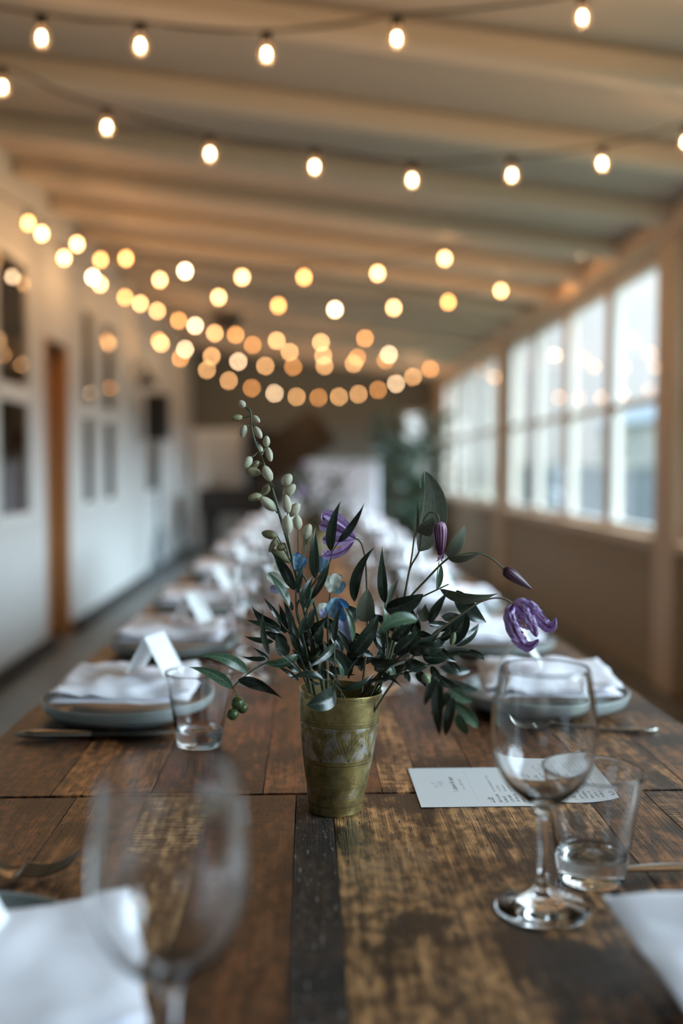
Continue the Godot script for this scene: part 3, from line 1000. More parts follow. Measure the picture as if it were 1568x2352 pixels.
func napkin_mesh(sd: int, lx: float, lz: float) -> ArrayMesh:
	var r := RandomNumberGenerator.new()
	r.seed = sd
	var nz := FastNoiseLite.new()
	nz.seed = sd
	nz.frequency = 9.0
	var b := Build.new()
	var y := 0.0
	for layer in 2:
		var th := 0.007 if layer == 0 else 0.017
		var ox := r.randf_range(-0.004, 0.004)
		var oz := r.randf_range(-0.004, 0.004)
		var n := 26
		var m := 16
		var top := []
		var bot := []
		for a in n + 1:
			var rt := []
			var rb := []
			for c in m + 1:
				var u := float(a) / n * 2 - 1
				var w := float(c) / m * 2 - 1
				var edge: float = max(abs(u), abs(w))
				var roll: float = clampf((1.0 - edge) * (9.0 if layer == 0 else 5.0), 0.0, 1.0)
				var h: float = sqrt(1.0 - (1.0 - roll) * (1.0 - roll)) * th * 0.5
				var px := u * lx / 2 * (1 + 0.012 * nz.get_noise_2d(w * 0.1, layer * 3.0)) + ox
				var pz := w * lz / 2 * (1 + 0.03 * nz.get_noise_2d(u * 0.1 + 5, layer * 3.0)) + oz
				var wave: float = nz.get_noise_2d(px, pz + layer * 0.02) * 0.009 * (0.3 + layer * 0.9) + 0.004 * layer * pow(abs(u), 4)
				if layer == 1:       # the folded edge stands higher on the far side
					h = min(h, th * 0.5) * lerpf(1.5, 0.45, (w + 1.0) / 2.0)
				var cy: float = y + th * 0.5 * (lerpf(1.5, 0.45, (w + 1.0) / 2.0) if layer == 1 else 1.0)
				rt.append(Vector3(px, cy + wave + h, pz))
				rb.append(Vector3(px, cy + wave - h, pz))
			top.append(rt)
			bot.append(rb)
		for a in n + 1: top[a].reverse()
		b.grid(top)
		b.grid(bot)
		y += th + 0.0006
	return b.mesh()

var proto := {}
func build_protos():
	# plate
	var pl := round_profile([Vector2(0.0001, 0.003), Vector2(0.070, 0.003), Vector2(0.076, 0.0), Vector2(0.082, 0.0), Vector2(0.086, 0.004), Vector2(0.108, 0.008), Vector2(0.121, 0.016), Vector2(0.1245, 0.026), Vector2(0.1250, 0.029), Vector2(0.1236, 0.0305), Vector2(0.1215, 0.0290), Vector2(0.118, 0.019), Vector2(0.106, 0.0125), Vector2(0.07, 0.0105), Vector2(0.0001, 0.010)], 3)
	proto.plate = lathe_mesh(pl, 64)
	proto.wine = lathe_mesh(wine_profile(), 72)
	proto.tumbler = lathe_mesh(tumbler_profile(), 72)
	proto.napkins = []
	for k in 4: proto.napkins.append(napkin_mesh(40 + k, 0.20, 0.15))
	# tent card: two thin leaves meeting at a ridge along x
	var t1 := Build.new()
	t1.box(Vector3(-0.03, 0, -0.0004), Vector3(0.03, 0.062, 0.0004), Transform3D(Basis(Vector3.RIGHT, -0.52), Vector3(0, 0.0006, 0.031)), 0.0002)
	proto.card_front = t1.mesh()
	var t2 := Build.new()
	t2.box(Vector3(-0.03, 0, -0.0004), Vector3(0.03, 0.062, 0.0004), Transform3D(Basis(Vector3.RIGHT, 0.52), Vector3(0, 0.0006, -0.031)), 0.0002)
	proto.card_back = t2.mesh()
	# knife lying along x, handle at -x
	var kh := Build.new()
	var rows := []
	for k in 13:
		var u := k / 12.0
		var ry: float = (0.0042 + 0.0022 * (1 - u)) * (sin(clampf(u * 6.0, 0, PI / 2)) if u < 0.26 else 1.0)
		var rz: float = (0.0075 + 0.002 * (1 - u)) * (sin(clampf(u * 6.0, 0, PI / 2)) if u < 0.26 else 1.0)
		var row := []
		for m in 13:
			var an := -TAU * m / 12.0
			row.append(Vector3(-0.115 + u * 0.105, 0.0068 + sin(an) * ry, -cos(an) * rz))
		rows.append(row)
	kh.grid(rows, true)
	proto.knife_handle = kh.mesh()
	var kb := Build.new()
	var up := []
	var dn := []
	for k in 17:
		var u := k / 16.0
		var w0 := -0.0085
		var w1: float = 0.0095 * (1.0 - pow(u, 5)) - 0.0085 * pow(u, 5)
		up.append([Vector3(-0.0105 + u * 0.125, 0.0075, w0), Vector3(-0.0105 + u * 0.125, 0.0082, (w0 + w1) / 2), Vector3(-0.0105 + u * 0.125, 0.0068, w1)])
		dn.append([Vector3(-0.0105 + u * 0.125, 0.0062, w1), Vector3(-0.0105 + u * 0.125, 0.0056, (w0 + w1) / 2), Vector3(-0.0105 + u * 0.125, 0.006, w0)])
	for k in 17:
		up[k].reverse()
		dn[k].reverse()
	kb.grid(up)
	kb.grid(dn)
	proto.knife_blade = kb.mesh()
	# fork lying along x, handle at -x, tines rising at +x
	var fh := Build.new()
	rows = []
	for k in 15:
		var u := k / 14.0
		var wz := lerpf(0.0085, 0.003, pow(u, 0.7)) * (sin(clampf(u * 8.0, 0, PI / 2)) if u < 0.2 else 1.0)
		var y := 0.004 + 0.010 * pow(u, 3)
		var row := []
		for m in 11:
			var an := -TAU * m / 10.0
			row.append(Vector3(-0.105 + u * 0.145, y + sin(an) * 0.0022, -cos(an) * wz))
		rows.append(row)
	fh.grid(rows, true)
	proto.fork_handle = fh.mesh()
	var hd := Build.new()
	rows = []
	var rows2 := []
	for k in 9:
		var u := k / 8.0
		var wz := lerpf(0.003, 0.0125, sin(u * PI / 2))
		var y := 0.014 - 0.009 * sin(u * PI * 0.8)
		var row := []
		var row2 := []
		for m in 7:
			var s := m / 6.0 * 2 - 1
			row.append(Vector3(0.038 + u * 0.03, y + 0.001 + 0.002 * s * s, -s * wz))
			row2.append(Vector3(0.038 + u * 0.03, y - 0.001 + 0.002 * s * s, s * wz))
		rows.append(row)
		rows2.append(row2)
	hd.grid(rows)
	hd.grid(rows2)
	proto.fork_head = hd.mesh()
	proto.tines = []
	for k in 4:
		var z := -0.0105 + k * 0.007
		proto.tines.append(tube_mesh(spline([Vector3(0.066, 0.010, z), Vector3(0.085, 0.0085, z), Vector3(0.102, 0.014, z), Vector3(0.114, 0.023, z)], 10), [0.0016, 0.0017, 0.0017, 0.0017, 0.0016, 0.0016, 0.0015, 0.0014, 0.0013, 0.0011, 0.0007], 8))

func plate(x: float, z: float, label: String):
	var o := part(numbered("plate"), proto.plate, M.stoneware, self)
	o.position = Vector3(x, TABLE_Y, z)
	tag(o, label, "plate", "stoneware plates along the table")

func napkin(x: float, z: float, turn: float, kind: int, label: String, sc := 1.0):
	var o := thing("napkin", label, "napkin", Vector3(x, TABLE_Y + 0.0308, z), turn, "folded napkins on the plates")
	part("cloth", proto.napkins[kind], M.linen, o)
	o.scale = Vector3(sc, 0.55 if sc > 1.0 else 1.0, sc)

func tent(x: float, z: float, turn: float, label: String, y := 0.048):
	var o := thing("place_card", label, "card", Vector3(x, TABLE_Y + y, z), turn, "folded place cards on the napkins")
	part("leaf", proto.card_front, M.card_white, o)
	part("leaf", proto.card_back, M.card_white, o)

func fork(x: float, z: float, turn: float, label: String):
	var o := thing("fork", label, "fork", Vector3(x, TABLE_Y - 0.0015, z), turn, "forks beside the plates")
	part("handle", proto.fork_handle, M.steel, o)
	part("head", proto.fork_head, M.steel, o)
	for t in proto.tines: part("tine", t, M.steel, o)

func knife(x: float, z: float, turn: float, label: String):
	var o := thing("knife", label, "knife", Vector3(x, TABLE_Y, z), turn, "knives beside the plates")
	part("handle", proto.knife_handle, M.steel, o)
	part("blade", proto.knife_blade, M.steel, o)

func wine(x: float, z: float, label: String):
	var o := part(numbered("wine_glass"), proto.wine, M.glass, self)
	o.position = Vector3(x, TABLE_Y + 0.0003, z)
	tag(o, label, "wine glass", "stemmed wine glasses along the table")

func tumbler(x: float, z: float, label: String):
	var o := part(numbered("tumbler"), proto.tumbler, M.glass, self)
	o.position = Vector3(x, TABLE_Y + 0.0003, z)
	tag(o, label, "tumbler", "heavy-based tumblers along the table")

func build_settings():
	build_protos()
	var ords := ["first", "second", "third", "fourth", "fifth", "sixth", "seventh", "eighth", "ninth"]
	var zl := [-0.646, -1.445, -1.925, -2.45, -3.15, -3.85, -4.55, -5.25, -5.95]
	var zr := [-0.655, -1.465, -1.91, -2.42, -3.1, -3.8, -4.5, -5.2, -5.9]
	for k in 9:
		for s in 2:
			var side: String = "house-wall" if s == 0 else "window"
			var z: float = zl[k] if s == 0 else zr[k]
			var x: float = -0.258 if s == 0 else (0.352 if k > 0 else 0.385)
			var dir := 1.0 if s == 0 else -1.0     # which way the guest looks, along x
			var wh: String = ("%s-side, on the brass-cup table" % side) if k == 0 else ("%s-side, %s from the table joint on the far table" % [side, ords[k - 1]])
			plate(x, z, "pale stoneware plate, %s" % wh)
			var nx := 0.03 * dir if k > 0 else 0.0
			var tn := rng.randf_range(-0.08, 0.08)
			if k == 0: tn = 0.25 if s == 0 else 0.03
			napkin(x + 0.0 + ((0.035 if s == 0 else -0.05) if k == 0 else 0.0), z + (0.02 if k == 0 else 0.0), tn, (k * 2 + s) % 4, "folded white napkin, %s" % wh, 1.12 if k == 0 else 0.97)
			tent(x + 0.035 * dir + (-0.015 if k == 0 and s == 0 else 0.0), z + 0.0, 1.25 + rng.randf_range(-0.25, 0.25), "folded white place card, %s" % wh, 0.052 if k == 0 else 0.0625)
			# fork at the guest's left hand, knife at the right hand
			if k < 5:
				var fx := x - dir * 0.02
				var fz := z - dir * 0.15
				var kz := z + dir * 0.15
				if s == 0:
					if k == 0: fz = -0.865
					if k == 1: kz = -1.315
				else:
					if k == 1: fz = -1.325
					if k == 0: kz = -0.855
				var fpx: float = fx
				if s == 0 and k == 0: fpx = -0.315
				if s == 1 and k == 1: fpx = 0.372
				fork(fpx, fz, 0.0 if s == 0 else PI, "steel fork, %s" % wh)
				var kx: float = x - dir * 0.03
				if s == 0 and k == 1: kx = -0.275
				if s == 1 and k == 0: kx = 0.375
				knife(kx, kz, 0.0 if s == 0 else PI, "steel knife, %s" % wh)
			# glasses
			if k >= 2:
				tumbler(x + dir * 0.155, z + 0.10, "clear tumbler, %s" % wh)
				wine(x + dir * 0.175, z - 0.03, "clear wine glass, %s" % wh)
	wine(-0.073, -0.52, "clear wine glass, house-wall-side, on the brass-cup table")
	var wp := on_y(1245, 2090, TABLE_Y)
	wine(wp.x, wp.z, "clear wine glass in front of the printed menu card")
	var tp := on_y(1358, 2018, TABLE_Y)
	tumbler(tp.x, tp.z, "clear tumbler beside the wine glass, over the menu card")
	var t2 := on_y(458, 1712, TABLE_Y)
	tumbler(t2.x, t2.z, "clear tumbler, house-wall-side, first from the table joint on the far table")
	wine(-0.085, -1.66, "clear wine glass, house-wall-side, first from the table joint on the far table")
	wine(0.13, -1.58, "clear wine glass, window-side, first from the table joint on the far table")
	tumbler(0.20, -1.655, "clear tumbler, window-side, first from the table joint on the far table")
	build_menu()
	for q in [[0.03, -3.45, 3, "far table centrepiece of dark leaves in a brass cup, first from the table joint"], [0.05, -5.3, 4, "far table centrepiece of dark leaves in a brass cup, second from the table joint"]]:
		far_vase(q[0], q[1], q[2], q[3])

func build_menu():
	var p00 := on_y(967, 1856, TABLE_Y)     # near end of the printed card's short edge
	var p01 := on_y(957, 1767, TABLE_Y)
	var p10 := on_y(1432, 1850, TABLE_Y)
	var ux := (p10 - p00).normalized()
	var uz := (p01 - p00)
	uz = (uz - ux * uz.dot(ux))
	var wid := uz.length()
	uz = uz.normalized()
	var lng := (p10 - p00).length()
	var b := Build.new()
	var top := []
	var bot := []
	var uvs := []
	for a in 21:
		var u := a / 20.0
		var row := []
		var row2 := []
		var ur := []
		for c in 7:
			var w := c / 6.0
			var lift := 0.0012 + 0.012 * pow(max(0.0, u - 0.72) / 0.28, 2.0) * (0.4 + 0.6 * w)
			var p: Vector3 = p00 + ux * (u * lng) + uz * (w * wid) + Vector3(0, lift, 0)
			row.append(p)
			row2.append(p - Vector3(0, 0.0006, 0))
			ur.append(Vector2(u, 1.0 - w))
		row2.reverse()
		top.append(row)
		bot.append(row2)
		uvs.append(ur)
	b.grid(top, false, uvs)
	b.grid(bot, false, uvs)
	for a in 20:
		b.quad(bot[a][6], bot[a + 1][6], top[a + 1][0], top[a][0], [Vector2(0, 0), Vector2(0, 0), Vector2(0, 0), Vector2(0, 0)])
	single("menu_card", b.mesh(), M.menu_paper, "long white printed menu card lying on the wooden table", "menu")

func far_vase(x: float, z: float, sd: int, label: String):
	var r := RandomNumberGenerator.new()
	r.seed = sd
	var t := thing("flower_cup", label, "flowers", Vector3(x, TABLE_Y, z), 0, "smaller centrepieces down the far table")
	part("cup", lathe_mesh(vase_profile(), 32), M.brass, t)
	for k in 9:
		var an := TAU * k / 9.0 + r.randf()
		var rr := r.randf_range(0.05, 0.15)
		var h := r.randf_range(0.2, 0.36)
		var path := spline([Vector3(0, 0.02, 0), Vector3(cos(an) * 0.02, 0.12, sin(an) * 0.02), Vector3(cos(an) * rr * 0.6, h * 0.7, sin(an) * rr * 0.6), Vector3(cos(an) * rr, h, sin(an) * rr)], 10)
		var st := part("stem", tube_mesh(path, 0.0016, 6), M.stem_dark, t)
		for m in 7:
			var p: Vector3 = path[4 + m if m < 6 else 10]
			var b2 := r.randf() * TAU
			leaf_world("leaf", M.leaf_dark, st, p, p + Vector3(cos(b2), r.randf_range(0.0, 1.2), sin(b2)).normalized() * r.randf_range(0.05, 0.08), 0.022, 0.006, Vector3(0, 1, 0.5))
		if k == 4:
			part("flower", lathe_mesh(round_profile([Vector2(0, -0.006), Vector2(0.012, 0.004), Vector2(0.016, 0.018), Vector2(0.010, 0.03), Vector2(0, 0.03)]), 12, Transform3D(Basis(), path[10])), M.petal_violet, st)

# ---------------------------------------------------------------- chairs
func build_chairs():
	var src: Node3D = null
	var ords := ["first", "second", "third", "fourth", "fifth", "sixth", "seventh", "eighth"]
	var zs := [-1.445, -1.925, -2.45, -3.15, -3.85, -4.55, -5.25, -5.95]
	for k in 8:
		for s in 2:
			var label := "low-backed black chair, %s-side, %s from the table joint on the far table" % ["house-wall" if s == 0 else "window", ords[k]]
			var o: Node3D
			if src == null:
				o = thing("dining_chair", label, "chair", Vector3.ZERO, 0, "low-backed chairs along the table")
				o.set_meta("kind_name", "dining_chair")
				part("seat", box_mesh(Vector3(-0.17, 0.43, -0.18), Vector3(0.17, 0.455, 0.18), 0.01), M.black_wood, o)
				for q in [[-0.15, -0.16], [-0.15, 0.16], [0.15, -0.16], [0.15, 0.16]]:
					part("leg", tube_mesh([Vector3(q[0] * 1.15, 0.0, q[1] * 1.1), Vector3(q[0], 0.43, q[1])], [0.012, 0.017], 10), M.black_wood, o)
				for q in [-0.15, 0.15]:
					part("back_post", tube_mesh([Vector3(-0.155, 0.455, q), Vector3(-0.175, 0.665, q)], [0.014, 0.012], 10), M.black_wood, o)
				part("backrest", tube_mesh(spline([Vector3(-0.160, 0.66, -0.165), Vector3(-0.18, 0.668, -0.1), Vector3(-0.185, 0.67, 0.0), Vector3(-0.18, 0.668, 0.1), Vector3(-0.160, 0.66, 0.165)], 14), 0.018, 10), M.black_wood, o)
				src = o
			else:
				o = copy(src, label)
			o.position = Vector3(-0.30 if s == 0 else 0.41, 0, zs[k])
			o.rotation.y = 0.0 if s == 0 else PI

# ---------------------------------------------------------------- festoon lights
func build_lights():
	var env := lathe_mesh(round_profile([Vector2(0.0001, -0.058), Vector2(0.010, -0.0565), Vector2(0.0195, -0.048), Vector2(0.0225, -0.036), Vector2(0.0205, -0.022), Vector2(0.0150, -0.010), Vector2(0.0125, 0.0)], 3), 20)
	var fil := lathe_mesh(round_profile([Vector2(0.0001, -0.042), Vector2(0.0042, -0.040), Vector2(0.0060, -0.030), Vector2(0.0045, -0.019), Vector2(0.0001, -0.016)], 3), 14)
	var fil_far := lathe_mesh(round_profile([Vector2(0.0001, -0.050), Vector2(0.0095, -0.045), Vector2(0.0125, -0.032), Vector2(0.0095, -0.017), Vector2(0.0001, -0.011)], 3), 14)
	var soc := lathe_mesh([Vector2(0.0001, 0.034), Vector2(0.008, 0.034), Vector2(0.0135, 0.028), Vector2(0.0145, 0.0), Vector2(0.0135, -0.004), Vector2(0.0001, -0.004)].map(func(p): return p), 16)
	# each string: bulbs as picture point, distance down the room, strength
	var strings := [
		["festoon string with widely spaced bulbs, first from the brass cup", [[-140, 40, 2.72], [95, 90, 2.75], [322, 108, 2.78], [612, 128, 2.80], [911, 92, 2.80], [1337, 43, 2.78], [1600, -20, 2.75]]],
		["festoon string of bulbs crossing the room, second from the brass cup", [[5, 203, 3.3], [245, 295, 3.35], [482, 356, 3.4], [722, 386, 3.4], [946, 416, 3.45], [1175, 405, 3.45], [1382, 378, 3.5], [1575, 330, 3.55]]],
		["festoon string of bulbs sagging across the room, third from the brass cup", [[65, 514, 4.95], [96, 538, 5.2], [177, 562, 5.6], [289, 595, 5.75], [425, 624, 5.75], [556, 638, 5.75], [698, 638, 5.75], [867, 629, 5.76], [1021, 595, 5.78], [1200, 552, 5.8], [1388, 489, 5.85]]],
		["festoon string of bulbs sagging across the room, fourth from the brass cup", [[147, 594, 5.7], [231, 598, 6.3], [367, 644, 6.6], [502, 684, 6.6], [639, 703, 6.6], [769, 712, 6.6], [904, 708, 6.6], [1029, 695, 6.6], [1150, 669, 6.6], [1280, 640, 6.6], [1368, 584, 6.2], [1403, 582, 6.0]]],
		["festoon string running down the room from the white wall, fifth from the brass cup", [[213, 638, 6.4], [230, 654, 6.65], [287, 684, 7.5], [322, 698, 8.1], [361, 715, 8.8], [410, 737, 9.0], [448, 749, 9.2], [493, 766, 9.4], [541, 770, 9.5], [635, 783, 9.6], [737, 787, 9.6], [838, 778, 9.6], [950, 763, 9.5], [1060, 735, 9.2], [1169, 692, 8.6]]],
		["festoon string in the middle of the far lights, sixth from the brass cup", [[365, 783, 9.3], [425, 803, 10.5], [486, 819, 10.8], [580, 793, 11.2], [665, 809, 11.3], [742, 818, 11.3], [820, 822, 11.3], [893, 815, 11.2], [960, 807, 11.0], [1032, 793, 10.8], [1096, 771, 10.3]]],
		["festoon string in the middle of the far lights, seventh from the brass cup", [[370, 790, 9.4], [414, 824, 10.6], [547, 831, 11.8], [609, 841, 12.0], [673, 843, 12.1], [745, 841, 12.1], [812, 836, 12.1], [885, 828, 12.0], [953, 810, 11.6], [1032, 792, 11.3], [1105, 770, 10.8]]],
		["lowest festoon string of close-set bulbs before the far wall", [[475, 850, 12.3], [525, 875, 12.6], [578, 892, 12.8], [630, 904, 13.0], [681, 912, 13.0], [731, 914, 13.0], [778, 912, 13.0], [823, 906, 13.0], [868, 896, 13.0], [909, 882, 12.8], [948, 866, 12.6], [988, 848, 12.4]]]]
	var idx := 0
	for s in strings:
		var o := thing("string_lights", s[0], "lights", Vector3.ZERO, 0, "festoon light strings under the ceiling")
		var pts := []
		for q in s[1]:
			var p := at(q[0], q[1], q[2])
			p.x = clampf(p.x, XL + 0.2, XR - 0.15)
			pts.append(p)
		# cable: sags a little between the sockets
		var line := []
		for k in pts.size():
			line.append(pts[k] + Vector3(0, 0.066, 0))
			if k < pts.size() - 1:
				line.append(pts[k].lerp(pts[k + 1], 0.5) + Vector3(0, 0.060, 0))
		var first: Vector3 = line[0]
		var last: Vector3 = line[line.size() - 1]
		line.push_front(Vector3(XL + 0.02, min(first.y + 0.12, ceil_y(XL) - 0.2), first.z + 0.05))
		line.append(Vector3(XR - 0.07, min(last.y + 0.1, 2.36), last.z + 0.05))
		part("cable", tube_mesh(spline(line, line.size() * 5), 0.0045, 6), M.cable, o)
		for k in pts.size():
			var b := part("bulb", env, M.bulb_glass, o)
			b.position = pts[k] + Vector3(0, 0.034, 0)
			var d: float = s[1][k][2]
			var tone: int = 2 if d < 3.6 else [0, 0, 1, 0, 2, 1][(idx * 7 + k * 5) % 6]
			part("filament", fil if d < 4.0 else fil_far, M["filament_%d" % tone], b)
			part("socket", soc, M.socket, b)
			var l := OmniLight3D.new()
			l.name = "bulb_light"
			l.light_color = Color(1.0, 0.76, 0.51)
			l.light_energy = 0.0145 if d < 9.0 else 0.007
			l.light_size = 0.012
			l.omni_range = 20.0
			l.omni_attenuation = 2.0
			l.shadow_enabled = true
			l.position = Vector3(0, -0.031, 0)
			b.add_child(l, true)
		idx += 1

# ---------------------------------------------------------------- leaves
func leaf_mesh(b0: Vector3, tip: Vector3, width: float, bend: Vector3, face: Vector3, fold := 0.25, shape := 0, wave := 0.0, twist := 0.0) -> ArrayMesh:
	var ax := (tip - b0)
	var side := ax.cross(face).normalized()
	var n := 14
	var m := 6
	var rows := []
	for k in n + 1:
		var t := float(k) / n
		var ctrl := (b0 + tip) * 0.5 + bend * 2.0
		var c := b0 * (1 - t) * (1 - t) + ctrl * 2 * t * (1 - t) + tip * t * t
		var tan_ := ((ctrl - b0) * (1 - t) + (tip - ctrl) * t).normalized()
		var sd := (side - tan_ * side.dot(tan_)).normalized()
		if twist != 0.0: sd = sd.rotated(tan_, twist * (t - 0.3))
		var nr := sd.cross(tan_)
		var w: float
		if shape == 0: w = pow(t + 0.002, 0.70) * pow(1.0 - t, 1.25) / 0.4188      # lance-shaped with a drawn-out tip
		elif shape == 1: w = pow(t + 0.002, 0.55) * pow(1.0 - t, 0.80) / 0.5026       # broad
		else: w = pow(t + 0.01, 0.8) * pow(1.0 - t, 0.4) / 0.59                    # petal, broad near the end
		w = min(w, 1.0) * width * 0.5
		var row := []
		for q in m + 1:
			var s := float(q) / m * 2 - 1
			var wv: float = wave * width * sin(t * 17.0 + s * 2.0) * abs(s)
			row.append(c + sd * (s * w) + nr * (abs(s) * w * fold + wv))
		rows.append(row)
	var b := Build.new()
	b.grid(rows)
	return b.mesh()

func leaf_world(called: String, m: Material, parent: Node3D, b0: Vector3, tip: Vector3, width: float, arch: float, face: Vector3):
	part(called, leaf_mesh(b0, tip, width, Vector3(0, arch * 0.5, 0), face.normalized() if abs(face.normalized().dot((tip - b0).normalized())) < 0.98 else Vector3.RIGHT), m, parent)

const BD := 1.04     # distance of the bouquet down the room
# a leaf drawn between two picture points; w in pictured pixels; bend in pixels to the right of the way base -> tip; dz brings it towards the camera
func leaf_px(parent: Node3D, m: Material, x0: float, y0: float, x1: float, y1: float, w: float, bend := 0.0, roll := 0.0, dz0 := 0.0, dz1 := 0.0, shape := 0, arch := 0.0, fold := 0.25, wave := 0.0, twist := 0.0, called := "leaf"):
	var a := at(x0, y0, BD - dz0)
	var e := at(x1, y1, BD - dz1)
	var k := BD / F
	var view := (cam_pos - (a + e) * 0.5).normalized()
	var ax := (e - a).normalized()
	var side := ax.cross(view).normalized()
	var face := side.cross(ax).normalized().rotated(ax, roll)
	var width: float = w * k / max(0.35, cos(roll))
	if twist == 0.0 and called == "leaf": twist = lrng.randf_range(-1.1, 1.1)
	if arch >= 3.0 and called == "leaf": arch *= lrng.randf_range(0.6, 2.6)
	part(called, leaf_mesh(a, e, width, side * (bend * k) + side.cross(ax) * (arch * k), face, fold, shape, wave, twist), m, parent)

# petal with a crumpled, ragged edge laid along picture points [x, y, dz]
func ruffle(parent: Node3D, m: Material, pts: Array, w: float, sd: int):
	var path := path_px(pts, 30)
	var nz := FastNoiseLite.new()
	nz.seed = sd
	nz.frequency = 1.0
	var rows := []
	var prev := Vector3.ZERO
	for k in path.size():
		var t := float(k) / (path.size() - 1)
		var d: Vector3 = (path[min(k + 1, path.size() - 1)] - path[max(k - 1, 0)]).normalized()
		var view: Vector3 = (cam_pos - path[k]).normalized()
		var side := d.cross(view).normalized()
		if prev != Vector3.ZERO: side = (side + prev * 1.5).normalized()
		side = (side - d * side.dot(d)).normalized()
		prev = side
		var nr := side.cross(d)
		var ww: float = pow(t + 0.01, 0.5) * pow(1.0 - t, 0.72) / 0.52 * w * 0.5 * BD / F
		var row := []
		for q in 13:
			var s := q / 6.0 - 1.0
			var edge: float = 1.0 + 0.30 * nz.get_noise_2d(t * 9.0, signf(s) * 4.0) * abs(s)
			var lift: float = (-0.30 * s * s + 0.30 * nz.get_noise_2d(t * 5.0, s * 1.2 + 20.0) + 0.55 * nz.get_noise_2d(t * 15.0 + 3.0, s * 2.0) * s * s) * ww
			row.append(path[k] + side * (s * ww * edge) + nr * lift)
		rows.append(row)
	var b := Build.new()
	b.grid(rows)
	part("petal", b.mesh(), m, parent)

func path_px(pts: Array, n := 24) -> Array:     # picture points [x, y, dz]
	var out := []
	for p in pts: out.append(at(p[0], p[1], BD - (p[2] if p.size() > 2 else 0.0)))
	return spline(out, n)

func stem_px(parent: Node3D, m: Material, pts: Array, r0: float, r1: float, called := "stem") -> MeshInstance3D:
	var path := path_px(pts, pts.size() * 6)
	var rr := []
	for k in path.size(): rr.append(lerpf(r0, r1, float(k) / (path.size() - 1)) * BD / F)
	return part(called, tube_mesh(path, rr, 8), m, parent)

# egg-shaped bud: foot and tip as picture points
func bud_px(parent: Node3D, m: Material, x0: float, y0: float, x1: float, y1: float, w: float, dz := 0.0, called := "bud", pts = null, tilt := 0.0) -> MeshInstance3D:
	var a := at(x0, y0, BD - dz)
	var e := at(x1, y1, BD - dz - tilt)
	var ln := a.distance_to(e)
	var r := w * 0.5 * BD / F
	var y := (e - a).normalized()
	var x := y.cross(Vector3.BACK).normalized()
	var t := Transform3D(Basis(x, y, x.cross(y)), a)
	var prof := []
	for p in (pts if pts != null else [[0.12, -0.02], [0.55, 0.05], [0.95, 0.3], [1.0, 0.48], [0.86, 0.72], [0.5, 0.92], [0.14, 1.0], [0.0, 1.01]]):
		prof.append(Vector2(p[0] * r, p[1] * ln))
	var rows := []
	var rp := round_profile(prof, 3)
	var turn := lrng.randf() * TAU
	for p in rp:
		var row := []
		for q in 31:
			var an := TAU * q / 30.0
			var rr: float = p.x * (1.0 + (0.07 * absf(sin(an * 2.5 + turn)) - 0.045 if called == "bud" else 0.0))
			row.append(t * Vector3(rr * cos(an), p.y, rr * sin(an)))
		rows.append(row)
	var b := Build.new()
	b.grid(rows, true)
	return part(called, b.mesh(), m, parent)

func vase_profile() -> Array:
	var H := 0.1275
	var o := round_profile([Vector2(0.0001, 0.001), Vector2(0.020, 0.001), Vector2(0.0265, 0.0), Vector2(0.0282, 0.0015), Vector2(0.0288, 0.006), Vector2(0.0318, 0.027), Vector2(0.0356, 0.05), Vector2(0.0388, 0.073), Vector2(0.0412, 0.097), Vector2(0.0427, 0.115), Vector2(0.0432, H - 0.0015)], 3)
	o.append_array([Vector2(0.0434, H), Vector2(0.0428, H + 0.0006), Vector2(0.0420, H)])
	o.append_array(round_profile([Vector2(0.0417, H - 0.004), Vector2(0.0400, 0.1), Vector2(0.0370, 0.07), Vector2(0.0300, 0.025), Vector2(0.0270, 0.006), Vector2(0.0001, 0.005)], 3))
	return o

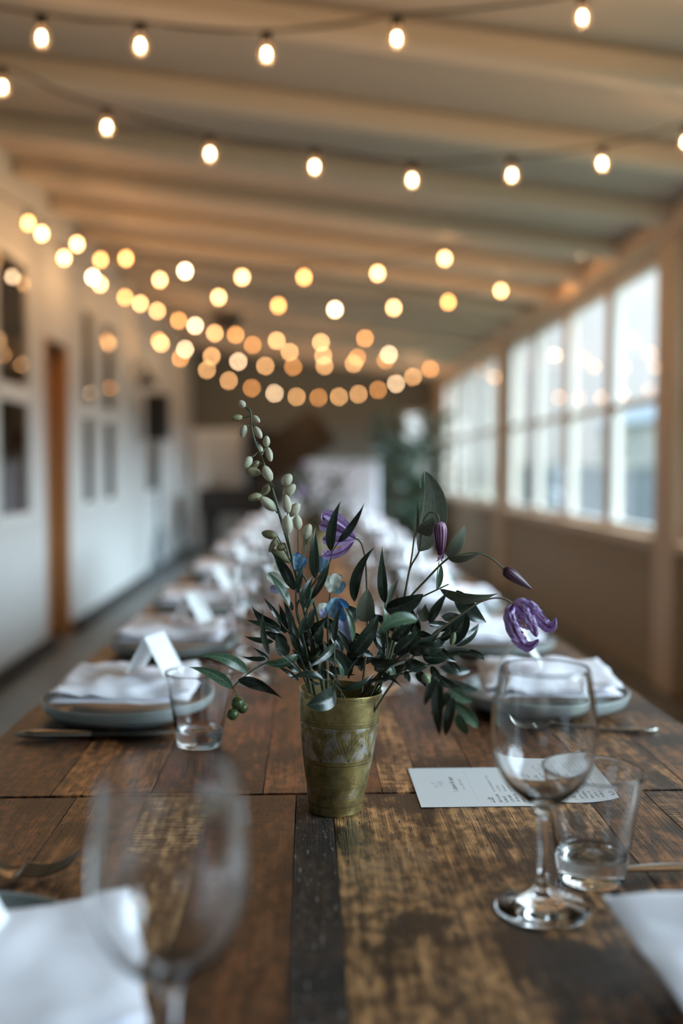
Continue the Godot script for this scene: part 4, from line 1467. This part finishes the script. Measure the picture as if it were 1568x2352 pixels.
func build_bouquet():
	# ---- engraved brass cup, slightly bent with age
	var base := on_y(770, 1858, TABLE_Y)
	var b := Build.new()
	var rows := []
	var uvs := []
	var inner := Build.new()
	var prof := vase_profile()
	for pi in prof.size():
		var p: Vector2 = prof[pi]
		if pi == prof.size() - 16:       # from just under the lip inwards: the dull inside
			b.grid(rows, true, uvs)
			rows = [rows[rows.size() - 1]]
			uvs = [uvs[uvs.size() - 1]]
		var row := []
		var ur := []
		for k in 97:
			var an := TAU * k / 96.0
			var h: float = p.y / 0.1275
			var q := Vector3(p.x * cos(an), p.y, p.x * sin(an))
			q.y -= q.x * 0.055 * h * h
			q.x += 0.0058 * h
			row.append(q)
			ur.append(Vector2(k / 96.0, 1.0 - clampf(h, 0, 1)))
		rows.append(row)
		uvs.append(ur)
	inner.grid(rows, true, uvs)
	var cup := thing("brass_cup", "engraved old brass cup used as a vase on the wooden table", "vase", Vector3(base.x, TABLE_Y, base.z))
	part("body", b.mesh(), M.brass, cup)
	part("inside", inner.mesh(), M.brass_inside, cup)
	var G: Material = M.leaf_dark
	var C: Material = M.leaf_grey
	var L: Material = M.leaf_fresh
	# ---- tall spike of cream buds
	var t := thing("delphinium_stem", "tall spike of cream flower buds with blue petals in the brass cup", "flower stem", at(752, 1590, BD))
	t.position = Vector3.ZERO
	stem_px(t, M.stem_green, [[760, 1700, 0.0], [738, 1560, 0.005], [708, 1440, 0.01], [684, 1340, 0.01], [668, 1270, 0.01], [655, 1225, 0.01], [641, 1178, 0.01], [627, 1130, 0.01], [612, 1085, 0.01], [598, 1045, 0.01], [586, 1015, 0.01], [578, 985, 0.01], [575, 945, 0.01], [562, 934, 0.01]], 5.0, 1.6)
	var cr: Material = M.bud_cream
	var ol: Material = M.bud_olive
	# foot x, y, tip x, y, width, toward camera, material, stalk start
	for q in [
		[562, 934, 549, 921, 16, 0.01, cr, [575, 945]], [556, 958, 532, 961, 15, 0.01, ol, [574, 955]], [580, 956, 596, 970, 14, 0.0, cr, [576, 950]],
		[562, 977, 556, 1006, 16, 0.015, cr, [577, 975]], [585, 981, 600, 1007, 16, 0.02, cr, [582, 972]], [611, 1026, 612, 1001, 17, 0.0, cr, [600, 1042]],
		[594, 1021, 601, 1045, 13, 0.0, cr, [590, 1015]], [614, 1028, 622, 1060, 16, 0.01, cr, [606, 1040]], [576, 1050, 560, 1074, 20, 0.02, cr, [590, 1040]],
		[597, 1086, 564, 1082, 21, 0.015, ol, [612, 1092]], [594, 1060, 576, 1076, 15, 0.0, ol, [604, 1066]], [622, 1104, 606, 1070, 22, 0.02, cr, [628, 1118]],
		[618, 1112, 602, 1138, 18, 0.0, ol, [622, 1106]], [600, 1138, 569, 1146, 19, 0.015, ol, [606, 1134]], [632, 1171, 598, 1142, 23, 0.02, cr, [640, 1180]],
		[650, 1113, 668, 1090, 24, 0.01, cr, [648, 1150]], [654, 1138, 677, 1113, 22, 0.0, cr, [650, 1160]], [661, 1177, 656, 1137, 21, 0.02, cr, [656, 1190]],
		[667, 1184, 686, 1156, 23, 0.005, cr, [662, 1200]], [660, 1227, 659, 1183, 25, 0.025, cr, [668, 1270]], [684, 1216, 682, 1184, 22, 0.01, cr, [686, 1310]],
		[698, 1237, 712, 1204, 22, 0.0, cr, [694, 1300]], [700, 1250, 715, 1222, 15, -0.01, ol, [696, 1310]], [637, 1231, 601, 1224, 21, 0.01, ol, [668, 1290]],
		[634, 1236, 618, 1268, 13, 0.0, ol, [650, 1262]], [656, 1250, 636, 1262, 19, 0.005, ol, [664, 1285]], [668, 1290, 622, 1262, 22, -0.005, ol, [680, 1320]]]:
		var bd := bud_px(t, q[6], q[0], q[1], q[2], q[3], q[4], q[5], "bud", null, 0.004)
		stem_px(bd, M.stem_green, [[q[7][0], q[7][1], 0.01], [lerpf(q[7][0], q[0], 0.5), lerpf(q[7][1], q[1], 0.5) + 2, q[5] * 0.7 + 0.003], [q[0], q[1], q[5]]], 1.7, 1.3, "stalk")
	# half-open blue and white florets lower on the spike
	for q in [[689, 1318, 681, 1268, 24, M.petal_blue, 0.02], [684, 1316, 692, 1272, 22, M.petal_sky, 0.026], [678, 1310, 676, 1276, 14, M.petal_sky, 0.03], [690, 1312, 700, 1280, 14, M.petal_blue, 0.015],
		[738, 1318, 736, 1276, 24, M.petal_sky, -0.01], [742, 1318, 750, 1280, 22, M.petal_sky, -0.02],
		[668, 1350, 612, 1320, 34, M.petal_white, -0.03], [660, 1352, 620, 1350, 24, M.petal_lavender, -0.02], [664, 1340, 630, 1290, 26, M.petal_white, -0.035],
		[760, 1362, 746, 1322, 30, M.petal_white, 0.0], [764, 1362, 772, 1316, 34, M.petal_white, 0.008], [768, 1362, 790, 1336, 26, M.petal_sky, 0.004], [760, 1360, 784, 1320, 24, M.petal_white, -0.012],
		[772, 1372, 752, 1410, 30, M.petal_sky, 0.0], [776, 1372, 772, 1424, 34, M.petal_sky, 0.01], [780, 1374, 800, 1396, 20, M.petal_blue, 0.014], [778, 1378, 793, 1428, 22, M.petal_blue, 0.016], [780, 1400, 800, 1480, 32, M.petal_lavender, -0.02], [774, 1400, 786, 1470, 26, M.petal_lavender, -0.025],
		[752, 1388, 726, 1400, 26, M.petal_white, -0.03], [750, 1396, 738, 1420, 24, M.petal_lavender, -0.02]]:
		leaf_px(t, q[5], q[0], q[1], q[2], q[3], q[4], rng.randf_range(-3, 3), rng.randf_range(-0.5, 0.5), q[6], q[6] + 0.006, 2, rng.randf_range(2, 7), 0.45, 0.05, 0.0, "petal")
	stem_px(t, M.stem_green, [[775, 1640, 0.0], [757, 1520, 0.0], [752, 1430, 0.0], [758, 1362, 0.0]], 2.6, 1.6)
	stem_px(t, M.stem_green, [[752, 1600, -0.005], [745, 1500, -0.01], [728, 1415, -0.01], [706, 1340, 0.0], [688, 1310, 0.01]], 4.5, 2.0)
	# ---- dark-leaved sprays
	t = thing("leafy_spray", "upright spray of glossy dark leaves among the cream buds in the brass cup", "foliage", Vector3.ZERO, 0, "dark leafy sprays in the brass cup")
	stem_px(t, M.stem_dark, [[735, 1660, 0.01], [712, 1540, 0.02], [690, 1440, 0.025], [682, 1390, 0.03], [704, 1362, 0.03], [728, 1330, 0.03], [757, 1290, 0.03], [762, 1268, 0.03], [778, 1245, 0.03]], 3.4, 0.9)
	stem_px(t, M.stem_dark, [[690, 1440, 0.025], [680, 1400, 0.03], [680, 1330, 0.03], [678, 1300, 0.03]], 2.4, 1.2, "twig")
	stem_px(t, M.stem_dark, [[698, 1420, 0.028], [714, 1376, 0.032], [736, 1320, 0.035]], 1.8, 0.9, "twig")
	for q in [
		[760, 1266, 783, 1150, 34, -9, 0.15, G, 0.03, 0.04, 0.2], [776, 1246, 837, 1154, 25, 6, -0.2, G, 0.035, 0.05, 0.2], [724, 1330, 724, 1211, 33, -3, 0.1, G, 0.045, 0.045, 0.15],
		[676, 1356, 623, 1267, 36, 4, -0.15, G, 0.03, 0.02, 0.2], [664, 1392, 614, 1313, 26, 4, 0.75, L, 0.035, 0.03, 0.3], [697, 1397, 719, 1322, 33, -6, 0.1, G, 0.05, 0.04, 0.2],
		[714, 1377, 758, 1280, 24, 5, -0.3, G, 0.045, 0.04, 0.2], [683, 1362, 703, 1286, 24, -5, 0.25, G, 0.03, 0.025, 0.2], [702, 1397, 716, 1345, 24, 3, 0.8, L, 0.03, 0.03, 0.2],
		[700, 1446, 714, 1392, 30, 6, 0.2, G, 0.02, 0.02, 0.2], [672, 1402, 660, 1370, 14, 0, 0.2, G, 0.03, 0.03, 0.2], [684, 1470, 708, 1404, 20, -3, 0.3, G, 0.035, 0.03, 0.2]]:
		leaf_px(t, q[7], q[0], q[1], q[2], q[3], q[4], q[5], q[6], q[8], q[9], 0, 3.0, q[10])
	t = thing("leafy_spray", "low spray of very dark leaves fanning towards the white wall from the brass cup", "foliage", Vector3.ZERO, 0, "dark leafy sprays in the brass cup")
	stem_px(t, M.stem_dark, [[728, 1660, 0.0], [706, 1560, 0.01], [690, 1510, 0.02], [672, 1465, 0.025], [650, 1438, 0.03], [640, 1420, 0.03]], 3.6, 1.2)
	stem_px(t, M.stem_dark, [[698, 1540, 0.02], [682, 1504, 0.03], [640, 1515, 0.035], [612, 1520, 0.035]], 2.2, 1.2, "twig")
	for q in [
		[644, 1442, 578, 1392, 36, -9, -0.1, 0.02, 0.02], [648, 1438, 602, 1371, 19, 3, 0.2, 0.03, 0.03], [618, 1502, 604, 1398, 20, -7, 0.3, 0.05, 0.055], [642, 1453, 562, 1424, 22, 3, 0.3, 0.03, 0.03],
		[628, 1474, 560, 1461, 20, -3, 0.25, 0.02, 0.02], [612, 1512, 553, 1507, 17, -4, 0.2, 0.02, 0.02], [618, 1516, 579, 1487, 11, 2, 0.3, 0.035, 0.035], [662, 1503, 634, 1455, 46, -5, 0.1, 0.04, 0.05],
		[654, 1455, 640, 1386, 28, 4, -0.2, 0.015, 0.015], [672, 1460, 650, 1378, 26, 4, 0.2, 0.02, 0.015], [682, 1490, 664, 1405, 18, 4, 0.4, 0.04, 0.04], [650, 1452, 585, 1430, 30, 4, 0.0, 0.0, 0.0],
		[660, 1478, 600, 1450, 32, 4, 0.1, -0.01, -0.01], [688, 1500, 660, 1440, 26, 2, -0.3, 0.05, 0.05], [686, 1563, 626, 1524, 16, 2, 0.3, 0.03, 0.03], [690, 1545, 640, 1520, 26, 3, 0.2, 0.0, 0.0],
		[700, 1540, 670, 1490, 28, 3, -0.2, 0.01, 0.01], [702, 1520, 688, 1462, 22, -3, 0.3, 0.015, 0.015]]:
		leaf_px(t, G, q[0], q[1], q[2], q[3], q[4], q[5], q[6], q[7], q[8], 0, 4.0, 0.22)
	leaf_px(t, L, 682, 1504, 609, 1522, 26, -12, 0.5, 0.04, 0.045, 1, 6.0, 0.35)
	t = thing("berry_sprig", "low sprig with three green leaves and three green berries beside the brass cup", "foliage", Vector3.ZERO)
	stem_px(t, M.stem_dark, [[716, 1600, 0.02], [690, 1545, 0.03], [652, 1518, 0.04], [609, 1524, 0.045], [572, 1545, 0.05], [545, 1568, 0.055], [534, 1581, 0.055]], 2.2, 1.3)
	leaf_px(t, L, 570, 1545, 456, 1507, 38, 13, 0.15, 0.05, 0.06, 0, 5.0, 0.15)
	leaf_px(t, L, 534, 1582, 432, 1532, 37, 10, -0.2, 0.055, 0.07, 0, 4.0, 0.15)
	leaf_px(t, G, 546, 1562, 649, 1605, 38, -8, 0.2, 0.055, 0.07, 0, 4.0, 0.15)
	for q in [[546, 1614, 14.5, 0.06], [557, 1625, 13.0, 0.052], [534.5, 1640, 13.5, 0.062]]:
		var by := bud_px(t, M.berry, q[0] - 1, q[1] - q[2], q[0], q[1] + q[2], q[2] * 2, q[3], "berry", [[0.0, 0.0], [0.4, 0.04], [0.85, 0.25], [1.0, 0.5], [0.85, 0.76], [0.42, 0.96], [0.1, 1.0], [0.0, 1.0]])
		stem_px(by, M.stem_green, [[537, 1581, 0.055], [(q[0] + 537) / 2 - 2, (q[1] - q[2] + 1581) / 2, q[3]], [q[0] - 1, q[1] - q[2], q[3]]], 0.9, 0.8, "stalk")
	t = thing("leafy_spray", "drooping glossy leaves spilling over the front rim of the brass cup", "foliage", Vector3.ZERO, 0, "dark leafy sprays in the brass cup")
	stem_px(t, M.stem_green, [[790, 1650, 0.03], [779, 1575, 0.04], [770, 1540, 0.045], [768, 1480, 0.04], [778, 1440, 0.03]], 2.6, 1.2)
	stem_px(t, M.stem_green, [[812, 1640, 0.02], [782, 1588, 0.045], [760, 1566, 0.05], [741, 1561, 0.055]], 1.8, 1.0, "twig")
	for q in [
		[768, 1578, 703, 1620, 50, -12, -0.5, G, 0.055, 0.075, 1], [742, 1561, 664, 1559, 26, 10, 0.4, G, 0.055, 0.06, 0], [768, 1480, 706, 1534, 25, -4, -0.3, G, 0.07, 0.10, 0], [732, 1482, 746, 1424, 29, -5, 0.2, G, 0.02, 0.02, 0],
		[768, 1474, 783, 1386, 20, -5, 0.3, G, 0.05, 0.06, 0], [808, 1475, 788, 1388, 19, 8, 0.6, L, 0.05, 0.05, 0], [804, 1500, 772, 1443, 24, 3, 0.0, G, 0.03, 0.03, 0], [803, 1551, 763, 1489, 38, 4, 0.0, G, 0.04, 0.04, 1],
		[748, 1560, 744, 1508, 21, -5, 0.4, G, 0.04, 0.04, 0], [764, 1562, 763, 1521, 19, -2, 0.2, G, 0.035, 0.035, 0], [786, 1558, 766, 1506, 15, 3, 0.9, L, 0.045, 0.045, 0], [778, 1580, 862, 1543, 20, 11, 0.5, G, 0.06, 0.05, 0],
		[690, 1502, 738, 1490, 16, 14, 0.8, G, 0.055, 0.06, 0], [806, 1508, 868, 1410, 42, 6, 0.0, G, 0.03, 0.03, 1], [730, 1540, 700, 1500, 26, 0, 0.2, G, 0.0, 0.0, 0], [770, 1520, 742, 1470, 24, 0, 0.2, G, 0.0, 0.0, 0]]:
		leaf_px(t, q[7], q[0], q[1], q[2], q[3], q[4], q[5], q[6], q[8], q[9], q[10], 4.0, 0.25)
	t = thing("leafy_spray", "dense spray of dark leaves reaching out towards the windows from the brass cup", "foliage", Vector3.ZERO, 0, "dark leafy sprays in the brass cup")
	stem_px(t, M.stem_dark, [[800, 1650, 0.0], [850, 1570, 0.02], [905, 1520, 0.04], [960, 1480, 0.05], [1010, 1465, 0.05], [1050, 1450, 0.05]], 3.4, 1.4)
	stem_px(t, M.stem_dark, [[806, 1650, -0.01], [855, 1585, 0.0], [900, 1555, 0.01], [950, 1540, 0.02], [1000, 1520, 0.03], [1060, 1500, 0.03]], 3.0, 1.2)
	stem_px(t, M.stem_green, [[830, 1640, 0.01], [868, 1560, 0.02], [888, 1500, 0.02], [886, 1440, 0.02], [884, 1384, 0.02]], 2.4, 1.4)
	for q in [
		[957, 1424, 867, 1455, 34, 12, 0.45, L, 0.13, 0.15, 1], [888, 1434, 875, 1384, 14, 2, 0.6, L, 0.06, 0.06, 0], [975, 1428, 977, 1386, 36, 0, 0.1, C, 0.04, 0.05, 0], [986, 1432, 1031, 1355, 31, -4, 0.1, G, 0.06, 0.07, 0],
		[1066, 1407, 1038, 1482, 42, -6, 0.1, G, 0.04, 0.04, 1], [1046, 1484, 1100, 1430, 34, 6, 0.1, G, 0.0, -0.03, 0], [1078, 1492, 1112, 1517, 19, -3, 0.2, G, 0.01, 0.0, 0], [848, 1518, 925, 1516, 32, 4, 0.55, G, 0.10, 0.11, 0],
		[868, 1543, 924, 1579, 15, -4, 0.3, G, 0.04, 0.05, 0], [958, 1544, 979, 1580, 30, -2, 0.1, G, 0.03, 0.04, 0], [930, 1541, 941, 1568, 19, 0, 0.1, G, 0.05, 0.05, 0], [1030, 1520, 1059, 1546, 19, -2, 0.1, G, 0.03, 0.03, 0],
		[905, 1500, 960, 1450, 40, 4, 0.0, G, 0.05, 0.05, 1], [940, 1500, 1000, 1460, 38, 4, 0.2, G, 0.06, 0.06, 1], [930, 1520, 985, 1530, 36, 4, 0.2, G, 0.05, 0.05, 1], [970, 1505, 1030, 1510, 38, 3, 0.1, G, 0.04, 0.04, 1],
		[960, 1480, 1020, 1485, 34, 5, 0.3, G, 0.07, 0.07, 1], [1000, 1480, 1050, 1520, 30, 5, 0.2, G, 0.05, 0.05, 0], [1010, 1470, 1045, 1430, 28, 5, 0.0, G, 0.04, 0.04, 0], [900, 1470, 945, 1430, 34, 3, 0.1, G, 0.02, 0.02, 1],
		[880, 1500, 846, 1440, 30, 3, 0.1, G, 0.0, 0.0, 0], [920, 1460, 905, 1400, 30, 3, 0.1, G, -0.01, -0.01, 0], [950, 1470, 958, 1408, 30, 3, 0.2, G, 0.0, 0.0, 0], [880, 1545, 835, 1500, 24, 3, 0.2, G, 0.0, 0.0, 0],
		[860, 1540, 905, 1500, 26, -3, 0.1, G, -0.02, -0.02, 0], [990, 1530, 1010, 1568, 26, 0, 0.1, G, 0.02, 0.02, 0], [905, 1555, 880, 1515, 22, 3, 0.6, L, 0.03, 0.03, 0], [1005, 1450, 1066, 1408, 22, 4, 0.3, G, 0.02, 0.02, 0],
		[884, 1386, 878, 1252, 34, -5, 0.1, G, 0.02, 0.03, 0], [814, 1382, 860, 1256, 36, -16, 0.2, G, 0.01, 0.02, 0], [886, 1400, 972, 1364, 52, 6, 0.2, G, 0.02, 0.03, 1], [884, 1402, 915, 1331, 20, -4, 0.2, C, -0.03, -0.04, 1]]:
		leaf_px(t, q[7], q[0], q[1], q[2], q[3], q[4], q[5], q[6], q[8], q[9], q[10], 4.0, 0.25)
	for k in 46:
		var u := k / 45.0
		var bx := lerpf(690, 1020, u) + lrng.randf_range(-14, 14)
		var by := lerpf(1500, 1500, u) + lrng.randf_range(-50, 55) - (40.0 if k % 3 == 0 else 0.0)
		var an := lrng.randf_range(-2.9, 0.5)
		var ln := lrng.randf_range(44, 84)
		var dz := lrng.randf_range(-0.05, 0.02)
		leaf_px(t, G, bx, by, bx + cos(an) * ln, by + sin(an) * ln, lrng.randf_range(20, 36), lrng.randf_range(-10, 10), lrng.randf_range(-0.7, 0.7), dz, dz + lrng.randf_range(-0.03, 0.03), 0, 5.0, 0.25)
	for q in [[700, 1560, 640, 1500, 12], [782, 1580, 730, 1530, 9], [850, 1560, 925, 1545, 14], [800, 1560, 835, 1500, 10], [872, 1560, 905, 1530, 12], [735, 1570, 706, 1545, 10], [820, 1575, 890, 1562, 12]]:
		leaf_px(t, G, q[0], q[1], q[2], q[3], q[4], lrng.randf_range(-12, 12), 0.5, 0.045, 0.06, 0, 6.0, 0.3)
	bud_px(t, M.bud_green, 1036, 1482, 1044, 1452, 13, 0.055)
	bud_px(t, M.bud_green, 972, 1548, 985, 1570, 19, 0.055)
	t = thing("leafy_spray", "hanging tip of a leafy spray drooping beside the window-side plate", "foliage", Vector3.ZERO, 0, "dark leafy sprays in the brass cup")
	stem_px(t, M.stem_dark, [[812, 1650, -0.02], [860, 1560, -0.06], [930, 1520, -0.12], [990, 1530, -0.18], [1030, 1580, -0.2], [1055, 1650, -0.2]], 3.0, 1.2)
	for q in [[1005, 1540, 1010, 1690, 44, 4, 0.1], [1030, 1580, 1085, 1612, 36, 4, 0.3], [1042, 1610, 1096, 1672, 40, -4, 0.4], [1040, 1600, 1022, 1690, 36, 0, 0.2], [1020, 1560, 1100, 1585, 34, 6, 0.2], [1050, 1640, 1072, 1688, 36, 0, 0.5], [1000, 1545, 975, 1620, 30, 0, 0.1], [1010, 1530, 1080, 1540, 34, 5, 0.2], [1035, 1590, 990, 1640, 34, 0, 0.1]]:
		leaf_px(t, G if q[6] < 0.25 else L, q[0], q[1], q[2], q[3], q[4], q[5], q[6], -0.19, -0.2, 1, 5.0, 0.25)
	# ---- clematis stem with striped pink bud and broad grey-green leaves
	t = thing("clematis_stem", "clematis stem with a nodding striped pink bud and broad grey-green leaves", "flower stem", Vector3.ZERO, 0, "clematis in the brass cup")
	stem_px(t, M.stem_green, [[838, 1650, 0.0], [880, 1540, 0.0], [905, 1450, 0.0], [925, 1386, 0.0]], 3.2, 2.6)
	stem_px(t, M.stem_green, [[925, 1386, 0.0], [936, 1330, 0.0], [945, 1280, 0.0], [951, 1232, 0.0], [955, 1180, 0.0]], 2.6, 1.4)
	stem_px(t, M.stem_brown, [[928, 1385, 0.0], [940, 1310, 0.005], [963, 1264, 0.01], [968, 1215, 0.02], [975, 1190, 0.025], [988, 1177, 0.028], [1003, 1181, 0.03], [1009, 1198, 0.03]], 2.2, 1.5)
	leaf_px(t, C, 961, 1266, 976, 1082, 74, 30, 0.15, 0.0, 0.0, 1, 5.0, 0.12, 0.0)
	leaf_px(t, C, 967, 1227, 995, 1188, 44, 2, 0.2, 0.015, 0.03, 1, 4.0, 0.2)
	leaf_px(t, C, 951, 1234, 957, 1148, 14, 3, 0.5, 0.0, 0.0, 0, 2.0, 0.3)
	leaf_px(t, L, 968, 1122, 975, 1080, 15, -4, 0.6, 0.004, 0.008, 0, 2.0, 0.4)
	var pk := bud_px(t, M.bud_pink, 1009, 1199, 1013, 1282, 31, 0.03, "flower_bud", [[0.2, -0.01], [0.7, 0.03], [1.0, 0.16], [0.98, 0.34], [0.78, 0.6], [0.5, 0.8], [0.42, 0.92], [0.3, 0.98], [0.0, 0.97]])
	for w in [-0.82, -0.42, 0.0, 0.42, 0.82]:
		var zr: float = sqrt(1.0 - w * w * 0.9) * 15.5 * BD / F
		stem_px(pk, M.stripe_purple, [[1009 + w * 6, 1200, 0.03 + zr * 0.35], [1010 + w * 14, 1212, 0.03 + zr], [1010.5 + w * 14.5, 1228, 0.03 + zr], [1011 + w * 11.5, 1250, 0.03 + zr * 0.82], [1012 + w * 7.5, 1268, 0.03 + zr * 0.55], [1012 + w * 6.5, 1282, 0.03 + zr * 0.45]], 1.6, 1.3, "stripe")
	for q in [[1006, 1274, 999, 1290, -5], [1011, 1276, 1007, 1286, 3], [1015, 1274, 1016, 1293, 2]]:
		leaf_px(pk, M.bud_pink, q[0], q[1], q[2], q[3], 7, q[4], 0.0, 0.035, 0.035, 0, 1.0, 0.3, 0.0, 0.0, "sepal_tip")
	# ---- stem with the plum bud
	t = thing("clematis_stem", "clematis stem arching to a closed dark plum bud", "flower stem", Vector3.ZERO, 0, "clematis in the brass cup")
	stem_px(t, M.stem_green, [[845, 1650, 0.01], [885, 1545, 0.01], [912, 1450, 0.01], [930, 1388, 0.01], [980, 1330, 0.02], [1028, 1283, 0.03], [1062, 1273, 0.03], [1096, 1270, 0.03], [1130, 1284, 0.03], [1157, 1308, 0.03]], 3.0, 1.7)
	stem_px(t, M.stem_green, [[932, 1387, 0.01], [970, 1370, 0.015], [1008, 1352, 0.02], [1030, 1342, 0.02]], 2.2, 1.4, "twig")
	stem_px(t, M.stem_green, [[1003, 1353, 0.01], [1004, 1320, 0.005], [1008, 1290, 0.0]], 1.5, 1.0, "twig")
	leaf_px(t, C, 1029, 1280, 1067, 1206, 37, 3, 0.2, 0.03, 0.035, 1, 4.0, 0.15)
	leaf_px(t, C, 1030, 1284, 1117, 1262, 25, 6, 0.7, 0.03, 0.04, 0, 4.0, 0.25)
	leaf_px(t, C, 1010, 1353, 1145, 1362, 36, 16, 0.5, 0.02, 0.04, 0, 8.0, 0.25)
	leaf_px(t, G, 1049, 1356, 1117, 1430, 50, 10, 0.1, 0.0, -0.005, 1, 4.0, 0.15)
	leaf_px(t, L, 1004, 1352, 1012, 1295, 16, 3, 0.3, 0.0, 0.0, 1, 2.0, 0.2)
	var pb := bud_px(t, M.bud_plum, 1156, 1307, 1222, 1354, 27, 0.03, "flower_bud", [[0.2, -0.01], [0.75, 0.04], [1.0, 0.17], [0.98, 0.36], [0.7, 0.62], [0.36, 0.84], [0.14, 0.97], [0.0, 1.0]])
	for w in [-0.55, 0.0, 0.5]:
		var ux := 0.815
		var uy := 0.58
		var line := []
		for s in [[0.02, 0.3], [0.16, 0.98], [0.36, 1.0], [0.62, 0.72], [0.84, 0.38]]:
			var o: float = w * 13.0 * s[1]
			line.append([1156 + ux * 81.0 * s[0] - uy * o, 1307 + uy * 81.0 * s[0] + ux * o, 0.03 + 13.2 * s[1] * sqrt(1.0 - w * w) * BD / F])
		stem_px(pb, M.bud_pink if w < 0.0 else M.stripe_purple, line, 0.9, 0.5, "rib")
	# ---- stem with the open violet flower
	t = thing("clematis_stem", "clematis stem bending down to an open ruffled violet flower", "flower stem", Vector3.ZERO, 0, "clematis in the brass cup")
	stem_px(t, M.stem_brown, [[850, 1650, 0.03], [900, 1570, 0.04], [960, 1495, 0.05], [1010, 1447, 0.05], [1066, 1406, 0.05], [1100, 1384, 0.05], [1132, 1374, 0.05], [1160, 1376, 0.05], [1178, 1387, 0.05]], 2.8, 1.9)
	var V: Material = M.petal_violet
	ruffle(t, V, [[1178, 1386, 0.05], [1169, 1414, 0.058], [1182, 1450, 0.062], [1200, 1478, 0.062], [1218, 1484, 0.066], [1237, 1469, 0.07]], 36, 1)
	ruffle(t, V, [[1180, 1385, 0.045], [1206, 1388, 0.05], [1230, 1410, 0.056], [1252, 1434, 0.06], [1268, 1440, 0.064], [1276, 1418, 0.066]], 36, 2)
	ruffle(t, V, [[1180, 1386, 0.05], [1196, 1398, 0.068], [1214, 1422, 0.074], [1227, 1448, 0.07], [1232, 1464, 0.066]], 30, 3)
	ruffle(t, V, [[1179, 1387, 0.04], [1190, 1410, 0.03], [1204, 1432, 0.026], [1222, 1446, 0.022]], 34, 4)
	for k in 7:
		stem_px(t, M.stamen, [[1182, 1392, 0.045], [1196 + k * 1.5, 1412 + k * 1.0, 0.045 + (k - 3) * 0.002], [1200 + k * 3.2, 1432 + (k % 3) * 4.0, 0.045 + (k - 3) * 0.003]], 1.1, 1.6, "stamen")
	# ---- stem with the half-hidden violet bell
	t = thing("clematis_stem", "clematis stem curving up to a violet bell flower behind dark leaves", "flower stem", Vector3.ZERO, 0, "clematis in the brass cup")
	stem_px(t, M.stem_brown, [[822, 1650, -0.01], [836, 1540, -0.01], [843, 1440, -0.01], [842, 1350, -0.005], [839, 1290, 0.0], [832, 1254, 0.0], [824, 1241, 0.0], [815, 1237, 0.0]], 2.8, 1.8)
	leaf_px(t, C, 838, 1428, 845, 1352, 52, -2, 0.1, 0.02, 0.03, 1, 4.0, 0.2)
	leaf_px(t, V, 816, 1237, 738, 1178, 34, 10, 0.2, 0.0, 0.0, 2, 5.0, 0.35, 0.04, 0.3, "petal")
	leaf_px(t, V, 816, 1238, 732, 1205, 36, 4, -0.2, 0.008, 0.0, 2, 6.0, 0.4, 0.04, 0.2, "petal")
	leaf_px(t, V, 816, 1239, 740, 1238, 32, -4, 0.2, 0.01, 0.005, 2, 6.0, 0.4, 0.04, -0.2, "petal")
	leaf_px(t, V, 814, 1241, 738, 1276, 26, -12, 0.5, 0.0, 0.0, 2, 5.0, 0.35, 0.04, -0.4, "petal")
	for q in [[733, 1190, 738, 1178], [742, 1258, 738, 1280]]:
		leaf_px(t, V, q[0] + 12, q[1] + 6, q[2], q[3], 20, 0, 0.2, 0.0, 0.004, 0, 2.0, 0.4, 0.03, 0.0, "petal_tip")
